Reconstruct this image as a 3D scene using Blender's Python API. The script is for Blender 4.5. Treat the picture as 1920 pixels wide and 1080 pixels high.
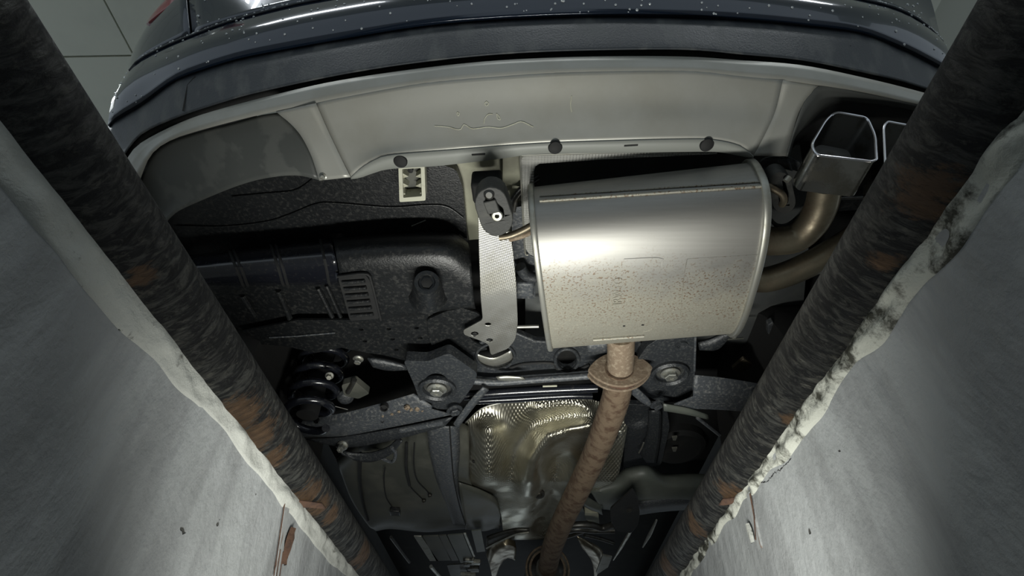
import bpy, bmesh, math, random
from mathutils import Vector, Matrix, Euler
from mathutils.geometry import tessellate_polygon
from mathutils import noise as mnoise

random.seed(7)
for o in list(bpy.data.objects):
    bpy.data.objects.remove(o, do_unlink=True)
SC = bpy.context.scene
COL = SC.collection

# ------------------------------------------------------------------ camera
FPX = 1000.0                       # focal length in pixels of the 1920 x 1080 frame
CAM_R = Euler((math.radians(90 + 43.1), 0, math.radians(1.05)))
cam_d = bpy.data.cameras.new('camera')
cam_d.sensor_width = 36.0
cam_d.lens = 36.0 * FPX / 1920.0
cam_d.clip_start = 0.01
cam = bpy.data.objects.new('camera', cam_d)
cam.rotation_euler = CAM_R
COL.objects.link(cam)
SC.camera = cam
CM = CAM_R.to_matrix()

# ------------------------------------------------------------------ world, lamps, exposure
w = bpy.data.worlds.new('world')
SC.world = w
w.use_nodes = True
w.node_tree.nodes['Background'].inputs[0].default_value = (0.80, 0.92, 1.0, 1)
w.node_tree.nodes['Background'].inputs[1].default_value = 0.42
SC.view_settings.view_transform = 'Standard'
SC.view_settings.look = 'None'
SC.view_settings.gamma = 1.0
SC.view_settings.use_curve_mapping = False
SC.view_settings.exposure = 0.0


def area(name, loc, target, sx, sy, power, col=(1, 1, 1), spread=180):
    d = bpy.data.lights.new(name, 'AREA')
    d.shape = 'RECTANGLE'
    d.size, d.size_y = sx, sy
    d.energy = power
    d.color = col
    d.spread = math.radians(spread)
    o = bpy.data.objects.new(name, d)
    o.location = loc
    o.rotation_euler = (Vector(target) - Vector(loc)).to_track_quat('-Z', 'Y').to_euler()
    COL.objects.link(o)
    return o


# lamps fixed low in the pit, one towards each wall
area('pit_lamp_light', (-0.14, 0.84, -0.08), (-0.13, 1.10, 0.8), 0.26, 0.07, 3.7, (1.0, 1.0, 0.93), 130)
area('pit_lamp_light.001', (0.14, 0.84, -0.08), (0.13, 1.10, 0.8), 0.26, 0.07, 3.7, (1.0, 1.0, 0.93), 130)
# twin tube lamps under the garage ceiling, behind the car
for i, (lx, ly, rot) in enumerate(((-1.7, -1.1, 0), (0.15, -1.3, 0), (1.9, -1.1, 0), (-3.2, 1.5, 0))):
    for k in (0, 1):
        area('ceiling_lamp_light.%03d' % (i * 2 + k), (lx, ly - 0.16 * k, 3.22), (lx, ly - 0.16 * k, 0), 1.1, 0.05, 7.0, (0.93, 0.98, 1.0))

# ------------------------------------------------------------------ helpers
GROUND = 0.46


def ray(px, py):
    return CM @ Vector(((px - 960.0) / FPX, (540.0 - py) / FPX, -1.0))


def P(px, py, z):
    d = ray(px, py)
    return d * (z / d.z)


def PD(px, py, dep):
    return ray(px, py) * dep


def PX(px, py, x):
    d = ray(px, py)
    return d * (x / d.x)


def depth(v):
    return v.dot(CM @ Vector((0, 0, -1)))


def rad(px_w, v):
    return px_w * depth(v) / FPX


def cr(pts, n, closed=False):
    """Catmull-Rom through pts, n samples spread by chord length"""
    pts = [Vector(p) for p in pts]
    if len(pts) == 2:
        return [pts[0].lerp(pts[1], i / (n - 1)) for i in range(n)]
    ext = [pts[0] * 2 - pts[1]] + pts + [pts[-1] * 2 - pts[-2]]
    dense = []
    for i in range(len(pts) - 1):
        p0, p1, p2, p3 = ext[i:i + 4]
        for k in range(12):
            t = k / 12
            dense.append(0.5 * ((2 * p1) + (p2 - p0) * t + (2 * p0 - 5 * p1 + 4 * p2 - p3) * t * t + (3 * p1 - p0 - 3 * p2 + p3) * t ** 3))
    dense.append(pts[-1])
    acc = [0.0]
    for a, b in zip(dense, dense[1:]):
        acc.append(acc[-1] + (b - a).length)
    out, j = [], 0
    for i in range(n):
        s = acc[-1] * i / (n - 1)
        while j < len(acc) - 2 and acc[j + 1] < s:
            j += 1
        t = (s - acc[j]) / max(1e-9, acc[j + 1] - acc[j])
        out.append(dense[j].lerp(dense[j + 1], min(1, max(0, t))))
    return out


WORLD = {}


def build(name, verts, faces, mat, parent=None, smooth=True, solid=0, bevel=0, sub=0, label=None, cat=None, group=None, kind=None, angle=40, offset=-1):
    vs = [Vector(v) for v in verts]
    lo = Vector((min(v.x for v in vs), min(v.y for v in vs), min(v.z for v in vs)))
    hi = Vector((max(v.x for v in vs), max(v.y for v in vs), max(v.z for v in vs)))
    c = (lo + hi) / 2
    me = bpy.data.meshes.new(name)
    me.from_pydata([v - c for v in vs], [], faces)
    me.update()
    bm = bmesh.new()
    bm.from_mesh(me)
    bmesh.ops.recalc_face_normals(bm, faces=bm.faces)
    bm.to_mesh(me)
    bm.free()
    if smooth:
        me.shade_smooth()
        me.set_sharp_from_angle(angle=math.radians(angle))
    me.materials.append(MT[mat] if isinstance(mat, str) else mat)
    o = bpy.data.objects.new(name, me)
    COL.objects.link(o)
    WORLD[o.name] = c
    if parent is not None:
        o.parent = parent
        o.location = c - WORLD[parent.name]
    else:
        o.location = c
    if solid:
        m = o.modifiers.new('solid', 'SOLIDIFY')
        m.thickness = solid
        m.offset = offset
    if bevel:
        m = o.modifiers.new('bevel', 'BEVEL')
        m.width = bevel
        m.segments = 2
        m.limit_method = 'ANGLE'
        m.angle_limit = math.radians(35)
    if sub:
        m = o.modifiers.new('sub', 'SUBSURF')
        m.levels = m.render_levels = sub
    tag(o, label, cat, group, kind)
    return o


def tag(o, label=None, cat=None, group=None, kind=None):
    if label:
        o['label'] = label
    if cat:
        o['category'] = cat
    if group:
        o['group'] = group
    if kind:
        o['kind'] = kind
    return o


def empty(name, loc, label, cat, group=None):
    o = bpy.data.objects.new(name, None)
    o.location = loc
    o.empty_display_size = 0.1
    COL.objects.link(o)
    WORLD[o.name] = Vector(loc)
    return tag(o, label, cat, group)


def gridmesh(rows, closed=False):
    n = len(rows[0])
    v = [p for r in rows for p in r]
    f = []
    for i in range(len(rows) - 1):
        for j in range(n - (0 if closed else 1)):
            k = (j + 1) % n
            f.append((i * n + j, i * n + k, (i + 1) * n + k, (i + 1) * n + j))
    return v, f


def sheet(rows, n=40, m=1, curved=False):
    """rows of control points, resampled to n columns; m steps between rows"""
    rs = [cr(r, n) for r in rows]
    if m > 1 or curved:
        cols = []
        for j in range(n):
            c = [r[j] for r in rs]
            if curved:
                cols.append(cr(c, (len(rs) - 1) * m + 1))
            else:
                q = []
                for a, b in zip(c, c[1:]):
                    q += [a.lerp(b, k / m) for k in range(m)]
                cols.append(q + [c[-1]])
        rs = [[cols[j][i] for j in range(n)] for i in range(len(cols[0]))]
    return gridmesh(rs)


def R(lst, z):
    """pixel list -> points at height z (z number, or a third entry per point)"""
    return [P(p[0], p[1], p[2] if len(p) > 2 else z) for p in lst]


def shift(lst, dx, dy):
    return [(p[0] + dx, p[1] + dy) + tuple(p[2:]) for p in lst]


def frames(pts):
    fr = []
    t = (pts[1] - pts[0]).normalized()
    up = Vector((0, 0, 1)) if abs(t.z) < 0.9 else Vector((0, 1, 0))
    a = t.cross(up).normalized()
    for i in range(len(pts)):
        t = (pts[min(i + 1, len(pts) - 1)] - pts[max(i - 1, 0)]).normalized()
        a = (a - t * a.dot(t)).normalized()
        fr.append((a, t.cross(a).normalized()))
    return fr


def tubemesh(path, r, seg=16, n=0, caps=True):
    if n:
        path = cr(path, n)
    path = [Vector(p) for p in path]
    rr = r if isinstance(r, (list, tuple)) else [r] * len(path)
    if len(rr) != len(path):
        m = len(rr)
        rr = [rr[min(m - 2, int(i / (len(path) - 1) * (m - 1)))] * (1 - (i / (len(path) - 1) * (m - 1) - min(m - 2, int(i / (len(path) - 1) * (m - 1))))) +
              rr[min(m - 2, int(i / (len(path) - 1) * (m - 1))) + 1] * (i / (len(path) - 1) * (m - 1) - min(m - 2, int(i / (len(path) - 1) * (m - 1)))) for i in range(len(path))]
    rows = []
    for p, q, (a, b) in zip(path, rr, frames(path)):
        rows.append([p + (a * math.cos(2 * math.pi * k / seg) + b * math.sin(2 * math.pi * k / seg)) * q for k in range(seg)])
    v, f = gridmesh(rows, True)
    if caps:
        f.append(tuple(range(seg)))
        f.append(tuple(range(len(v) - seg, len(v))))
    return v, f


def tube(name, path, r, mat, parent=None, seg=16, n=0, **k):
    v, f = tubemesh(path, r, seg, n)
    return build(name, v, f, mat, parent, **k)


def lathemesh(c, axis, prof, seg=24):
    axis = Vector(axis).normalized()
    a = axis.cross(Vector((0, 0, 1)) if abs(axis.z) < 0.9 else Vector((0, 1, 0))).normalized()
    b = axis.cross(a)
    rows = [[Vector(c) + axis * h + (a * math.cos(2 * math.pi * k / seg) + b * math.sin(2 * math.pi * k / seg)) * r for k in range(seg)] for r, h in prof]
    v, f = gridmesh(rows, True)
    if prof[0][0] > 1e-6:
        f.append(tuple(range(seg)))
    if prof[-1][0] > 1e-6:
        f.append(tuple(range(len(v) - seg, len(v))))
    return v, f


def lathe(name, c, axis, prof, mat, parent=None, seg=24, **k):
    v, f = lathemesh(c, axis, prof, seg)
    return build(name, v, f, mat, parent, **k)


def platemesh(outer, holes, thick):
    """outer, holes: lists of world points; extruded by the vector thick"""
    loops = [outer] + holes
    flat = [p for l in loops for p in l]
    tris = tessellate_polygon(loops)
    n = len(flat)
    v = list(flat) + [p + thick for p in flat]
    f = [tuple(t) for t in tris] + [tuple(i + n for i in reversed(t)) for t in tris]
    s = 0
    for l in loops:
        for i in range(len(l)):
            a, b = s + i, s + (i + 1) % len(l)
            f.append((a, b, b + n, a + n))
        s += len(l)
    return v, f


def circ(cx, cy, rx, ry=None, n=16, a0=0):
    ry = rx if ry is None else ry
    return [(cx + rx * math.cos(2 * math.pi * k / n + a0), cy + ry * math.sin(2 * math.pi * k / n + a0)) for k in range(n)]


def rnd(poly, r=8, n=4):
    """round the corners of a pixel polygon"""
    out = []
    m = len(poly)
    for i in range(m):
        p0, p1, p2 = Vector(poly[i - 1][:2]), Vector(poly[i][:2]), Vector(poly[(i + 1) % m][:2])
        a, b = (p0 - p1), (p2 - p1)
        q = min(r, a.length * 0.45, b.length * 0.45)
        a, b = p1 + a.normalized() * q, p1 + b.normalized() * q
        for k in range(n + 1):
            t = k / n
            u = a.lerp(p1, t).lerp(p1.lerp(b, t), t)
            out.append((u.x, u.y))
    return out


def plate(name, outer, z, thick, mat, parent=None, holes=(), **k):
    zf = z if callable(z) else (lambda x, y: z)
    T = lambda l: [P(p[0], p[1], zf(p[0], p[1])) for p in l]
    v, f = platemesh(T(outer), [T(h) for h in holes], Vector((0, 0, thick)))
    k.setdefault('angle', 35)
    return build(name, v, f, mat, parent, **k)


def boxmesh(c, hx, hy, hz):
    """c centre, hx hy hz half-axis vectors"""
    c = Vector(c)
    v = [c + hx * sx + hy * sy + hz * sz for sx in (-1, 1) for sy in (-1, 1) for sz in (-1, 1)]
    f = [(0, 1, 3, 2), (4, 6, 7, 5), (0, 4, 5, 1), (2, 3, 7, 6), (0, 2, 6, 4), (1, 5, 7, 3)]
    return v, f


def box(name, c, dims, mat, parent=None, rz=0, bevel=0.002, **k):
    m = Matrix.Rotation(rz, 3, 'Z')
    v, f = boxmesh(c, m @ Vector((dims[0] / 2, 0, 0)), m @ Vector((0, dims[1] / 2, 0)), Vector((0, 0, dims[2] / 2)))
    return build(name, v, f, mat, parent, bevel=bevel, **k)


def hexbolt(name, c, axis, r, h, mat, parent, washer=True):
    """flanged hex head as one mesh"""
    v, f = [], []
    if washer:
        v, f = lathemesh(c, axis, [(r * 1.45, 0), (r * 1.45, h * 0.2), (r * 1.1, h * 0.35), (0.0, h * 0.35)], 20)
    v2, f2 = lathemesh(Vector(c) + Vector(axis).normalized() * h * 0.3, axis, [(r, 0), (r, h * 0.6), (r * 0.86, h * 0.7), (r * 0.35, h * 0.7), (r * 0.3, h * 0.62), (0, h * 0.62)], 6)
    n = len(v)
    return build(name, v + v2, f + [tuple(i + n for i in q) for q in f2], mat, parent, angle=20)


# ------------------------------------------------------------------ materials
MT = {}


def nt_new(name):
    m = bpy.data.materials.new(name)
    m.use_nodes = True
    MT[name] = m
    nt = m.node_tree
    return m, nt, nt.nodes['Principled BSDF']


def node(nt, t, ins=None, **props):
    n = nt.nodes.new(t)
    for k, v in props.items():
        setattr(n, k, v)
    for k, v in (ins or {}).items():
        if isinstance(v, bpy.types.NodeSocket):
            nt.links.new(v, n.inputs[k])
        else:
            n.inputs[k].default_value = v
    return n


def coords(nt, stretch=(1, 1, 1), kind='Object', rot=(0, 0, 0)):
    tc = node(nt, 'ShaderNodeTexCoord')
    mp = node(nt, 'ShaderNodeMapping', {'Vector': tc.outputs[kind], 'Scale': stretch, 'Rotation': rot})
    return mp.outputs[0]


def noise(nt, vec, scale, detail=5, rough=0.6, dist=0.0):
    return node(nt, 'ShaderNodeTexNoise', {'Vector': vec, 'Scale': scale, 'Detail': detail, 'Roughness': rough, 'Distortion': dist}).outputs['Fac']


def ramp(nt, fac, lo, hi):
    return node(nt, 'ShaderNodeMapRange', {'Value': fac, 'From Min': lo, 'From Max': hi}).outputs[0]


def math_(nt, op, a, b=0.0, c=0.0):
    n = nt.nodes.new('ShaderNodeMath')
    n.operation = op
    for i, x in enumerate((a, b, c)):
        if isinstance(x, bpy.types.NodeSocket):
            nt.links.new(x, n.inputs[i])
        else:
            n.inputs[i].default_value = x
    return n.outputs[0]


def mixc(nt, fac, a, b):
    n = nt.nodes.new('ShaderNodeMix')
    n.data_type = 'RGBA'
    for i, x in ((0, fac), (6, a), (7, b)):
        if isinstance(x, bpy.types.NodeSocket):
            nt.links.new(x, n.inputs[i])
        else:
            n.inputs[i].default_value = x if i == 0 else tuple(x) + (1,)
    return n.outputs[2]


def mixf(nt, fac, a, b):
    n = nt.nodes.new('ShaderNodeMix')
    for i, x in ((0, fac), (2, a), (3, b)):
        if isinstance(x, bpy.types.NodeSocket):
            nt.links.new(x, n.inputs[i])
        else:
            n.inputs[i].default_value = x
    return n.outputs[0]


def put(nt, bs, **k):
    for key, v in k.items():
        s = bs.inputs[{'col': 'Base Color', 'rough': 'Roughness', 'metal': 'Metallic', 'coat': 'Coat Weight', 'coatr': 'Coat Roughness', 'spec': 'Specular IOR Level', 'normal': 'Normal', 'trans': 'Transmission Weight', 'emit': 'Emission Color', 'emits': 'Emission Strength'}[key]]
        if isinstance(v, bpy.types.NodeSocket):
            nt.links.new(v, s)
        elif isinstance(v, tuple) and len(v) == 3:
            s.default_value = v + (1,)
        else:
            s.default_value = v


def bump(nt, h, strength, dist=0.01, normal=None):
    d = {'Height': h, 'Strength': strength, 'Distance': dist}
    if normal is not None:
        d['Normal'] = normal
    return node(nt, 'ShaderNodeBump', d).outputs[0]


def mat(name, col, rough=0.5, metal=0.0, col2=None, ns=8, lo=0.5, hi=0.65, st=(1, 1, 1), rough2=None, metal2=None, bs=0, bscale=80, bst=None, spec=0.5, coat=0.0, bdist=0.004):
    m, nt, b = nt_new(name)
    put(nt, b, col=col, rough=rough, metal=metal, spec=spec, coat=coat)
    if col2:
        f = ramp(nt, noise(nt, coords(nt, st), ns), lo, hi)
        put(nt, b, col=mixc(nt, f, col, col2))
        if rough2 is not None:
            put(nt, b, rough=mixf(nt, f, rough, rough2))
        if metal2 is not None:
            put(nt, b, metal=mixf(nt, f, metal, metal2))
    if bs:
        put(nt, b, normal=bump(nt, noise(nt, coords(nt, bst or (1, 1, 1)), bscale), bs, bdist))
    return m


mat('paint', (0.012, 0.021, 0.040), 0.16, 0.35, coat=1.0, spec=0.6)
mat('trim_plastic', (0.046, 0.053, 0.062), 0.42, 0, (0.105, 0.113, 0.115), 22, 0.50, 0.66, (1, 1, 0.3), rough2=0.6, bs=0.2, bscale=260)
mat('silver_paint', (0.42, 0.42, 0.385), 0.40, 0.3, (0.36, 0.355, 0.315), 7, 0.45, 0.7, rough2=0.48, bs=0.04, bscale=40)
mat('insert_plastic', (0.075, 0.08, 0.076), 0.42, 0.0, (0.098, 0.103, 0.096), 9, 0.55, 0.60, (1, 1, 0.6), rough2=0.6)
mat('cavity_plastic', (0.085, 0.09, 0.086), 0.5)
mat('tray_coat', (0.075, 0.08, 0.08), 0.55, 0, (0.10, 0.105, 0.10), 8)
mat('black_plastic', (0.009, 0.010, 0.011), 0.34, 0, (0.030, 0.030, 0.028), 110, 0.50, 0.78, rough2=0.6, bs=0.25, bscale=230)
mat('gloss_plastic', (0.008, 0.009, 0.013), 0.22, 0, (0.02, 0.02, 0.02), 90, 0.55, 0.75, rough2=0.45, coat=0.4, spec=0.7)
mat('dull_black', (0.006, 0.0065, 0.007), 0.75, 0, (0.014, 0.014, 0.013), 12)
mat('chassis_paint', (0.026, 0.029, 0.033), 0.38, 0.1, (0.075, 0.078, 0.075), 150, 0.50, 0.80, rough2=0.7, bs=0.35, bscale=140)
mat('chassis_dusty', (0.058, 0.064, 0.072), 0.42, 0.1, (0.20, 0.20, 0.19), 120, 0.50, 0.78, rough2=0.75, bs=0.4, bscale=140)
mat('tank_plastic', (0.062, 0.065, 0.056), 0.42, 0, (0.11, 0.11, 0.092), 6, 0.45, 0.7, rough2=0.6, bs=0.1, bscale=60)
mat('green_grey', (0.085, 0.095, 0.083), 0.48, 0, (0.12, 0.128, 0.11), 5, 0.45, 0.7, bs=0.08, bscale=60)
mat('chrome', (0.42, 0.41, 0.38), 0.16, 1.0, (0.22, 0.21, 0.18), 18, 0.48, 0.66, rough2=0.38)
mat('bright_edge', (0.72, 0.72, 0.76), 0.2, 1.0)
mat('bolt_steel', (0.42, 0.43, 0.40), 0.4, 0.85, (0.25, 0.24, 0.2), 120, rough2=0.7)
mat('tail_pipe', (0.34, 0.30, 0.22), 0.30, 0.85, (0.15, 0.12, 0.085), 12, 0.42, 0.65, rough2=0.6, bs=0.08, bscale=60)
mat('rust_pipe', (0.16, 0.115, 0.075), 0.85, 0.1, (0.085, 0.05, 0.03), 34, 0.46, 0.62, bs=0.5, bscale=150)
mat('light_rust', (0.20, 0.15, 0.105), 0.8, 0.2, (0.29, 0.235, 0.17), 90, 0.5, 0.62, bs=0.4, bscale=120)
mat('rust', (0.085, 0.045, 0.028), 0.9, 0.0, (0.05, 0.028, 0.02), 50, 0.46, 0.62, bs=0.7, bscale=120)
mat('cream_paint', (0.36, 0.36, 0.27), 0.6, 0, (0.25, 0.24, 0.19), 7, 0.5, 0.7)
mat('cream_plastic', (0.50, 0.50, 0.40), 0.5, 0, (0.30, 0.28, 0.2), 40, 0.55, 0.7)
mat('rubber', (0.035, 0.036, 0.034), 0.55, 0, (0.075, 0.075, 0.068), 25, 0.5, 0.7, rough2=0.7, bs=0.15, bscale=120)
mat('galvanised', (0.42, 0.42, 0.38), 0.42, 0.8, (0.30, 0.29, 0.24), 25, 0.5, 0.7, rough2=0.55)
mat('dark_steel', (0.10, 0.10, 0.095), 0.42, 0.8, (0.06, 0.055, 0.045), 30, 0.5, 0.66)
mat('tyre', (0.012, 0.012, 0.012), 0.8, bs=0.3, bscale=60)
mat('red_lens', (0.30, 0.012, 0.018), 0.12, 0, coat=1.0)
mat('ceiling_panel', (0.64, 0.65, 0.56), 0.8, 0, (0.60, 0.61, 0.53), 2)
mat('ceiling_grid', (0.45, 0.46, 0.40), 0.8)
mat('concrete', (0.22, 0.22, 0.21), 0.85, 0, (0.14, 0.14, 0.135), 5, bs=0.4, bscale=40)

# water drop, its bright glints put into a whitened colour
m, nt, b = nt_new('water')
put(nt, b, col=(0.85, 0.9, 0.92), rough=0.08, spec=1.0, trans=0.45)


def muffler_mat():
    m, nt, b = nt_new('muffler_steel')
    tc = node(nt, 'ShaderNodeTexCoord')
    sx = node(nt, 'ShaderNodeSeparateXYZ', {'Vector': tc.outputs['Object']})
    # road film lies on the front (lower) part of the shell: ragged edge along y
    edge = math_(nt, 'ADD', sx.outputs['Y'], math_(nt, 'MULTIPLY', math_(nt, 'SUBTRACT', noise(nt, coords(nt, (9, 9, 9)), 1.2, 6, 0.7), 0.5), 0.22))
    film = ramp(nt, edge, -0.11, 0.01)
    speck = ramp(nt, noise(nt, coords(nt), 210, 2, 0.5), 0.55, 0.64)
    patch = ramp(nt, noise(nt, coords(nt), 9, 5, 0.7), 0.42, 0.58)
    band = math_(nt, 'MULTIPLY', ramp(nt, edge, -0.13, -0.06), ramp(nt, edge, 0.10, -0.04))
    brush = noise(nt, coords(nt, (3, 160, 160)), 1.0, 3)
    col = mixc(nt, brush, (0.30, 0.295, 0.278), (0.37, 0.365, 0.345))
    col = mixc(nt, math_(nt, 'MULTIPLY', film, 0.75), col, (0.29, 0.278, 0.222))
    sp = math_(nt, 'MULTIPLY', speck, math_(nt, 'ADD', math_(nt, 'MULTIPLY', patch, math_(nt, 'ADD', math_(nt, 'MULTIPLY', film, 0.5), 0.04)), math_(nt, 'MULTIPLY', band, 0.65)))
    grit = math_(nt, 'MULTIPLY', ramp(nt, noise(nt, coords(nt), 240, 2, 0.5), 0.56, 0.7), math_(nt, 'MULTIPLY', film, 0.45))
    col = mixc(nt, grit, col, (0.46, 0.44, 0.36))
    col = mixc(nt, sp, col, (0.17, 0.115, 0.075))
    put(nt, b, col=col, metal=mixf(nt, film, 0.92, 0.6), rough=mixf(nt, film, 0.50, 0.62))
    put(nt, b, normal=bump(nt, math_(nt, 'ADD', math_(nt, 'MULTIPLY', brush, 0.15), math_(nt, 'MULTIPLY', speck, film)), 0.18, 0.0015))


muffler_mat()


def dimple_mat(name, k, col, col2, rough, amp=0.6, rot=0.0, patchy=False, metal=0.95):
    m, nt, b = nt_new(name)
    vec = coords(nt, (1, 1, 1), rot=(0, 0, rot))
    sx = node(nt, 'ShaderNodeSeparateXYZ', {'Vector': vec})
    a = math_(nt, 'SINE', math_(nt, 'MULTIPLY', sx.outputs['X'], k))
    c = math_(nt, 'SINE', math_(nt, 'MULTIPLY', math_(nt, 'ADD', sx.outputs['Y'], sx.outputs['Z']), k))
    h = math_(nt, 'MULTIPLY', a, c)
    n = noise(nt, coords(nt), 9, 4)
    col_ = mixc(nt, ramp(nt, n, 0.42, 0.65), col, col2)
    put(nt, b, col=col_, rough=rough, metal=metal)
    s = node(nt, 'ShaderNodeBump', {'Height': h, 'Distance': 0.004, 'Strength': amp})
    if patchy:
        nt.links.new(math_(nt, 'MULTIPLY', ramp(nt, noise(nt, coords(nt), 6, 2), 0.36, 0.55), amp), s.inputs['Strength'])
    put(nt, b, normal=s.outputs[0])


dimple_mat('dimpled_alu', 2 * math.pi / 0.013, (0.70, 0.68, 0.58), (0.52, 0.49, 0.38), 0.34, 0.5, patchy=True)
dimple_mat('dimpled_strip', 2 * math.pi / 0.006, (0.50, 0.50, 0.47), (0.38, 0.37, 0.33), 0.42, 0.22, 0.5, True)
dimple_mat('dimpled_rim', 2 * math.pi / 0.009, (0.55, 0.55, 0.52), (0.45, 0.45, 0.42), 0.5, 0.6, 0.75, False, 0.45)


def rail_mat(name, spots):
    """tar-coated steel pipe: ragged ripples round the pipe, rust where the coat has gone"""
    m, nt, b = nt_new(name)
    tc = node(nt, 'ShaderNodeTexCoord')
    rip = noise(nt, coords(nt, (2.8, 9.0, 2.8), rot=(0.6, 0, 0.4)), 9.0, 8, 0.72, 0.7)
    fine = noise(nt, coords(nt, (1, 1.8, 1)), 55, 4, 0.65)
    big = noise(nt, coords(nt), 5, 4, 0.6)
    col = mixc(nt, ramp(nt, rip, 0.46, 0.62), (0.006, 0.0065, 0.007), (0.085, 0.085, 0.076))
    col = mixc(nt, math_(nt, 'MULTIPLY', ramp(nt, fine, 0.58, 0.70), 0.6), col, (0.16, 0.155, 0.13))
    mask = None
    for (x, y, z, r) in spots:
        d = node(nt, 'ShaderNodeVectorMath', {0: tc.outputs['Object'], 1: (x, y, z)}, operation='DISTANCE').outputs['Value']
        d = math_(nt, 'ADD', math_(nt, 'DIVIDE', d, r), math_(nt, 'MULTIPLY', math_(nt, 'SUBTRACT', noise(nt, coords(nt, (1, 2.6, 1)), 30, 6, 0.75), 0.5), 3.4))
        s = ramp(nt, d, 1.05, 0.6)
        mask = s if mask is None else math_(nt, 'MAXIMUM', mask, s)
    rc = mixc(nt, noise(nt, coords(nt), 60, 4), (0.06, 0.035, 0.018), (0.17, 0.10, 0.052))
    col = mixc(nt, math_(nt, 'MULTIPLY', mask, ramp(nt, rip, 0.30, 0.46)), col, rc)
    put(nt, b, col=col, rough=mixf(nt, ramp(nt, rip, 0.4, 0.6), 0.62, 0.42), spec=0.35)
    put(nt, b, normal=bump(nt, math_(nt, 'ADD', rip, math_(nt, 'MULTIPLY', fine, 0.4)), 1.0, 0.03))


def wall_mat(name):
    """painted plaster: trowel relief, grey washes running down, small chips"""
    m, nt, b = nt_new(name)
    run = noise(nt, coords(nt, (1, 5.0, 0.9)), 2.2, 5, 0.6)
    big = noise(nt, coords(nt), 2.3, 5, 0.62)
    fine = noise(nt, coords(nt, (1, 1, 1)), 20, 7, 0.68)
    trow = noise(nt, coords(nt, (1, 2, 1), rot=(0.6, 0, 0)), 5, 5, 0.6, 0.2)
    chip = ramp(nt, noise(nt, coords(nt), 34, 2, 0.5), 0.765, 0.785)
    col = mixc(nt, ramp(nt, run, 0.45, 0.60), (0.35, 0.365, 0.37), (0.27, 0.28, 0.285))
    col = mixc(nt, math_(nt, 'MULTIPLY', ramp(nt, big, 0.5, 0.72), 0.4), col, (0.20, 0.21, 0.205))
    col = mixc(nt, chip, col, (0.06, 0.06, 0.055))
    put(nt, b, col=col, rough=0.55, spec=0.4)
    put(nt, b, normal=bump(nt, math_(nt, 'ADD', math_(nt, 'MULTIPLY', fine, 0.35), math_(nt, 'ADD', trow, math_(nt, 'MULTIPLY', chip, -1.5))), 0.75, 0.016))


wall_mat('wall_paint')


def mortar_mat(name, white, dark, lo, hi):
    m, nt, b = nt_new(name)
    n1 = noise(nt, coords(nt), 22, 6, 0.7)
    n2 = noise(nt, coords(nt), 6, 3, 0.6)
    f = ramp(nt, math_(nt, 'ADD', n1, math_(nt, 'MULTIPLY', n2, 0.5)), lo, hi)
    put(nt, b, col=mixc(nt, f, white, dark), rough=0.7, normal=bump(nt, n1, 0.6, 0.01))


mortar_mat('mortar_white', (0.43, 0.44, 0.41), (0.10, 0.10, 0.09), 0.88, 0.96)
mortar_mat('mortar_crumbly', (0.44, 0.45, 0.40), (0.035, 0.035, 0.025), 0.72, 0.86)

# ------------------------------------------------------------------ the pit
RX_L, RX_R, RZ, RR = -0.499, 0.475, 0.50, 0.057
WX_L, WX_R = -0.482, 0.458
Y0, Y1 = -1.6, 5.0


def wall(name, x, out):
    rows = []
    ys = [Y0 + (Y1 - Y0) * i / 60 for i in range(61)]
    for z in (0.4425, 0.2, -0.2, -0.7, -1.3):
        rows.append([Vector((x, y, z)) for y in ys])
    v, f = gridmesh(rows)
    n = len(v)
    # give the wall its thickness
    v2 = [p + Vector((out * 0.16, 0, 0)) for p in v]
    f2 = [tuple(i + n for i in reversed(q)) for q in f]
    m = len(ys)
    top = [(j, j + 1, n + j + 1, n + j) for j in range(m - 1)]
    o = build(name, v + v2, f + f2 + top, 'wall_paint', smooth=False)
    return tag(o, 'pit wall of grey-white painted plaster', None, None, 'structure')


w_l = wall('wall_left', WX_L, -1)
w_r = wall('wall_right', WX_R, 1)
w_l['label'] = 'left pit wall of pale grey painted plaster with faint runs'
w_r['label'] = 'right pit wall of rough grey painted plaster with trowel marks'


def slab(name, x0, x1, y0, y1, z0, z1, m, label):
    v, f = boxmesh(((x0 + x1) / 2, (y0 + y1) / 2, (z0 + z1) / 2), Vector(((x1 - x0) / 2, 0, 0)), Vector((0, (y1 - y0) / 2, 0)), Vector((0, 0, (z1 - z0) / 2)))
    return build(name, v, f, m, smooth=False, label=label, kind='structure')


slab('floor', -4.5, RX_L - RR - 0.004, -4.0, 6.0, 0.4435, GROUND, 'concrete', 'grey concrete garage floor left of the pit')
slab('floor.001', RX_R + RR + 0.004, 4.5, -4.0, 6.0, 0.4435, GROUND, 'concrete', 'grey concrete garage floor right of the pit')
slab('floor.002', WX_L - 0.16, WX_R + 0.16, Y0, Y1, -1.4, -1.3, 'concrete', 'grey concrete floor of the inspection pit')


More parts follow.
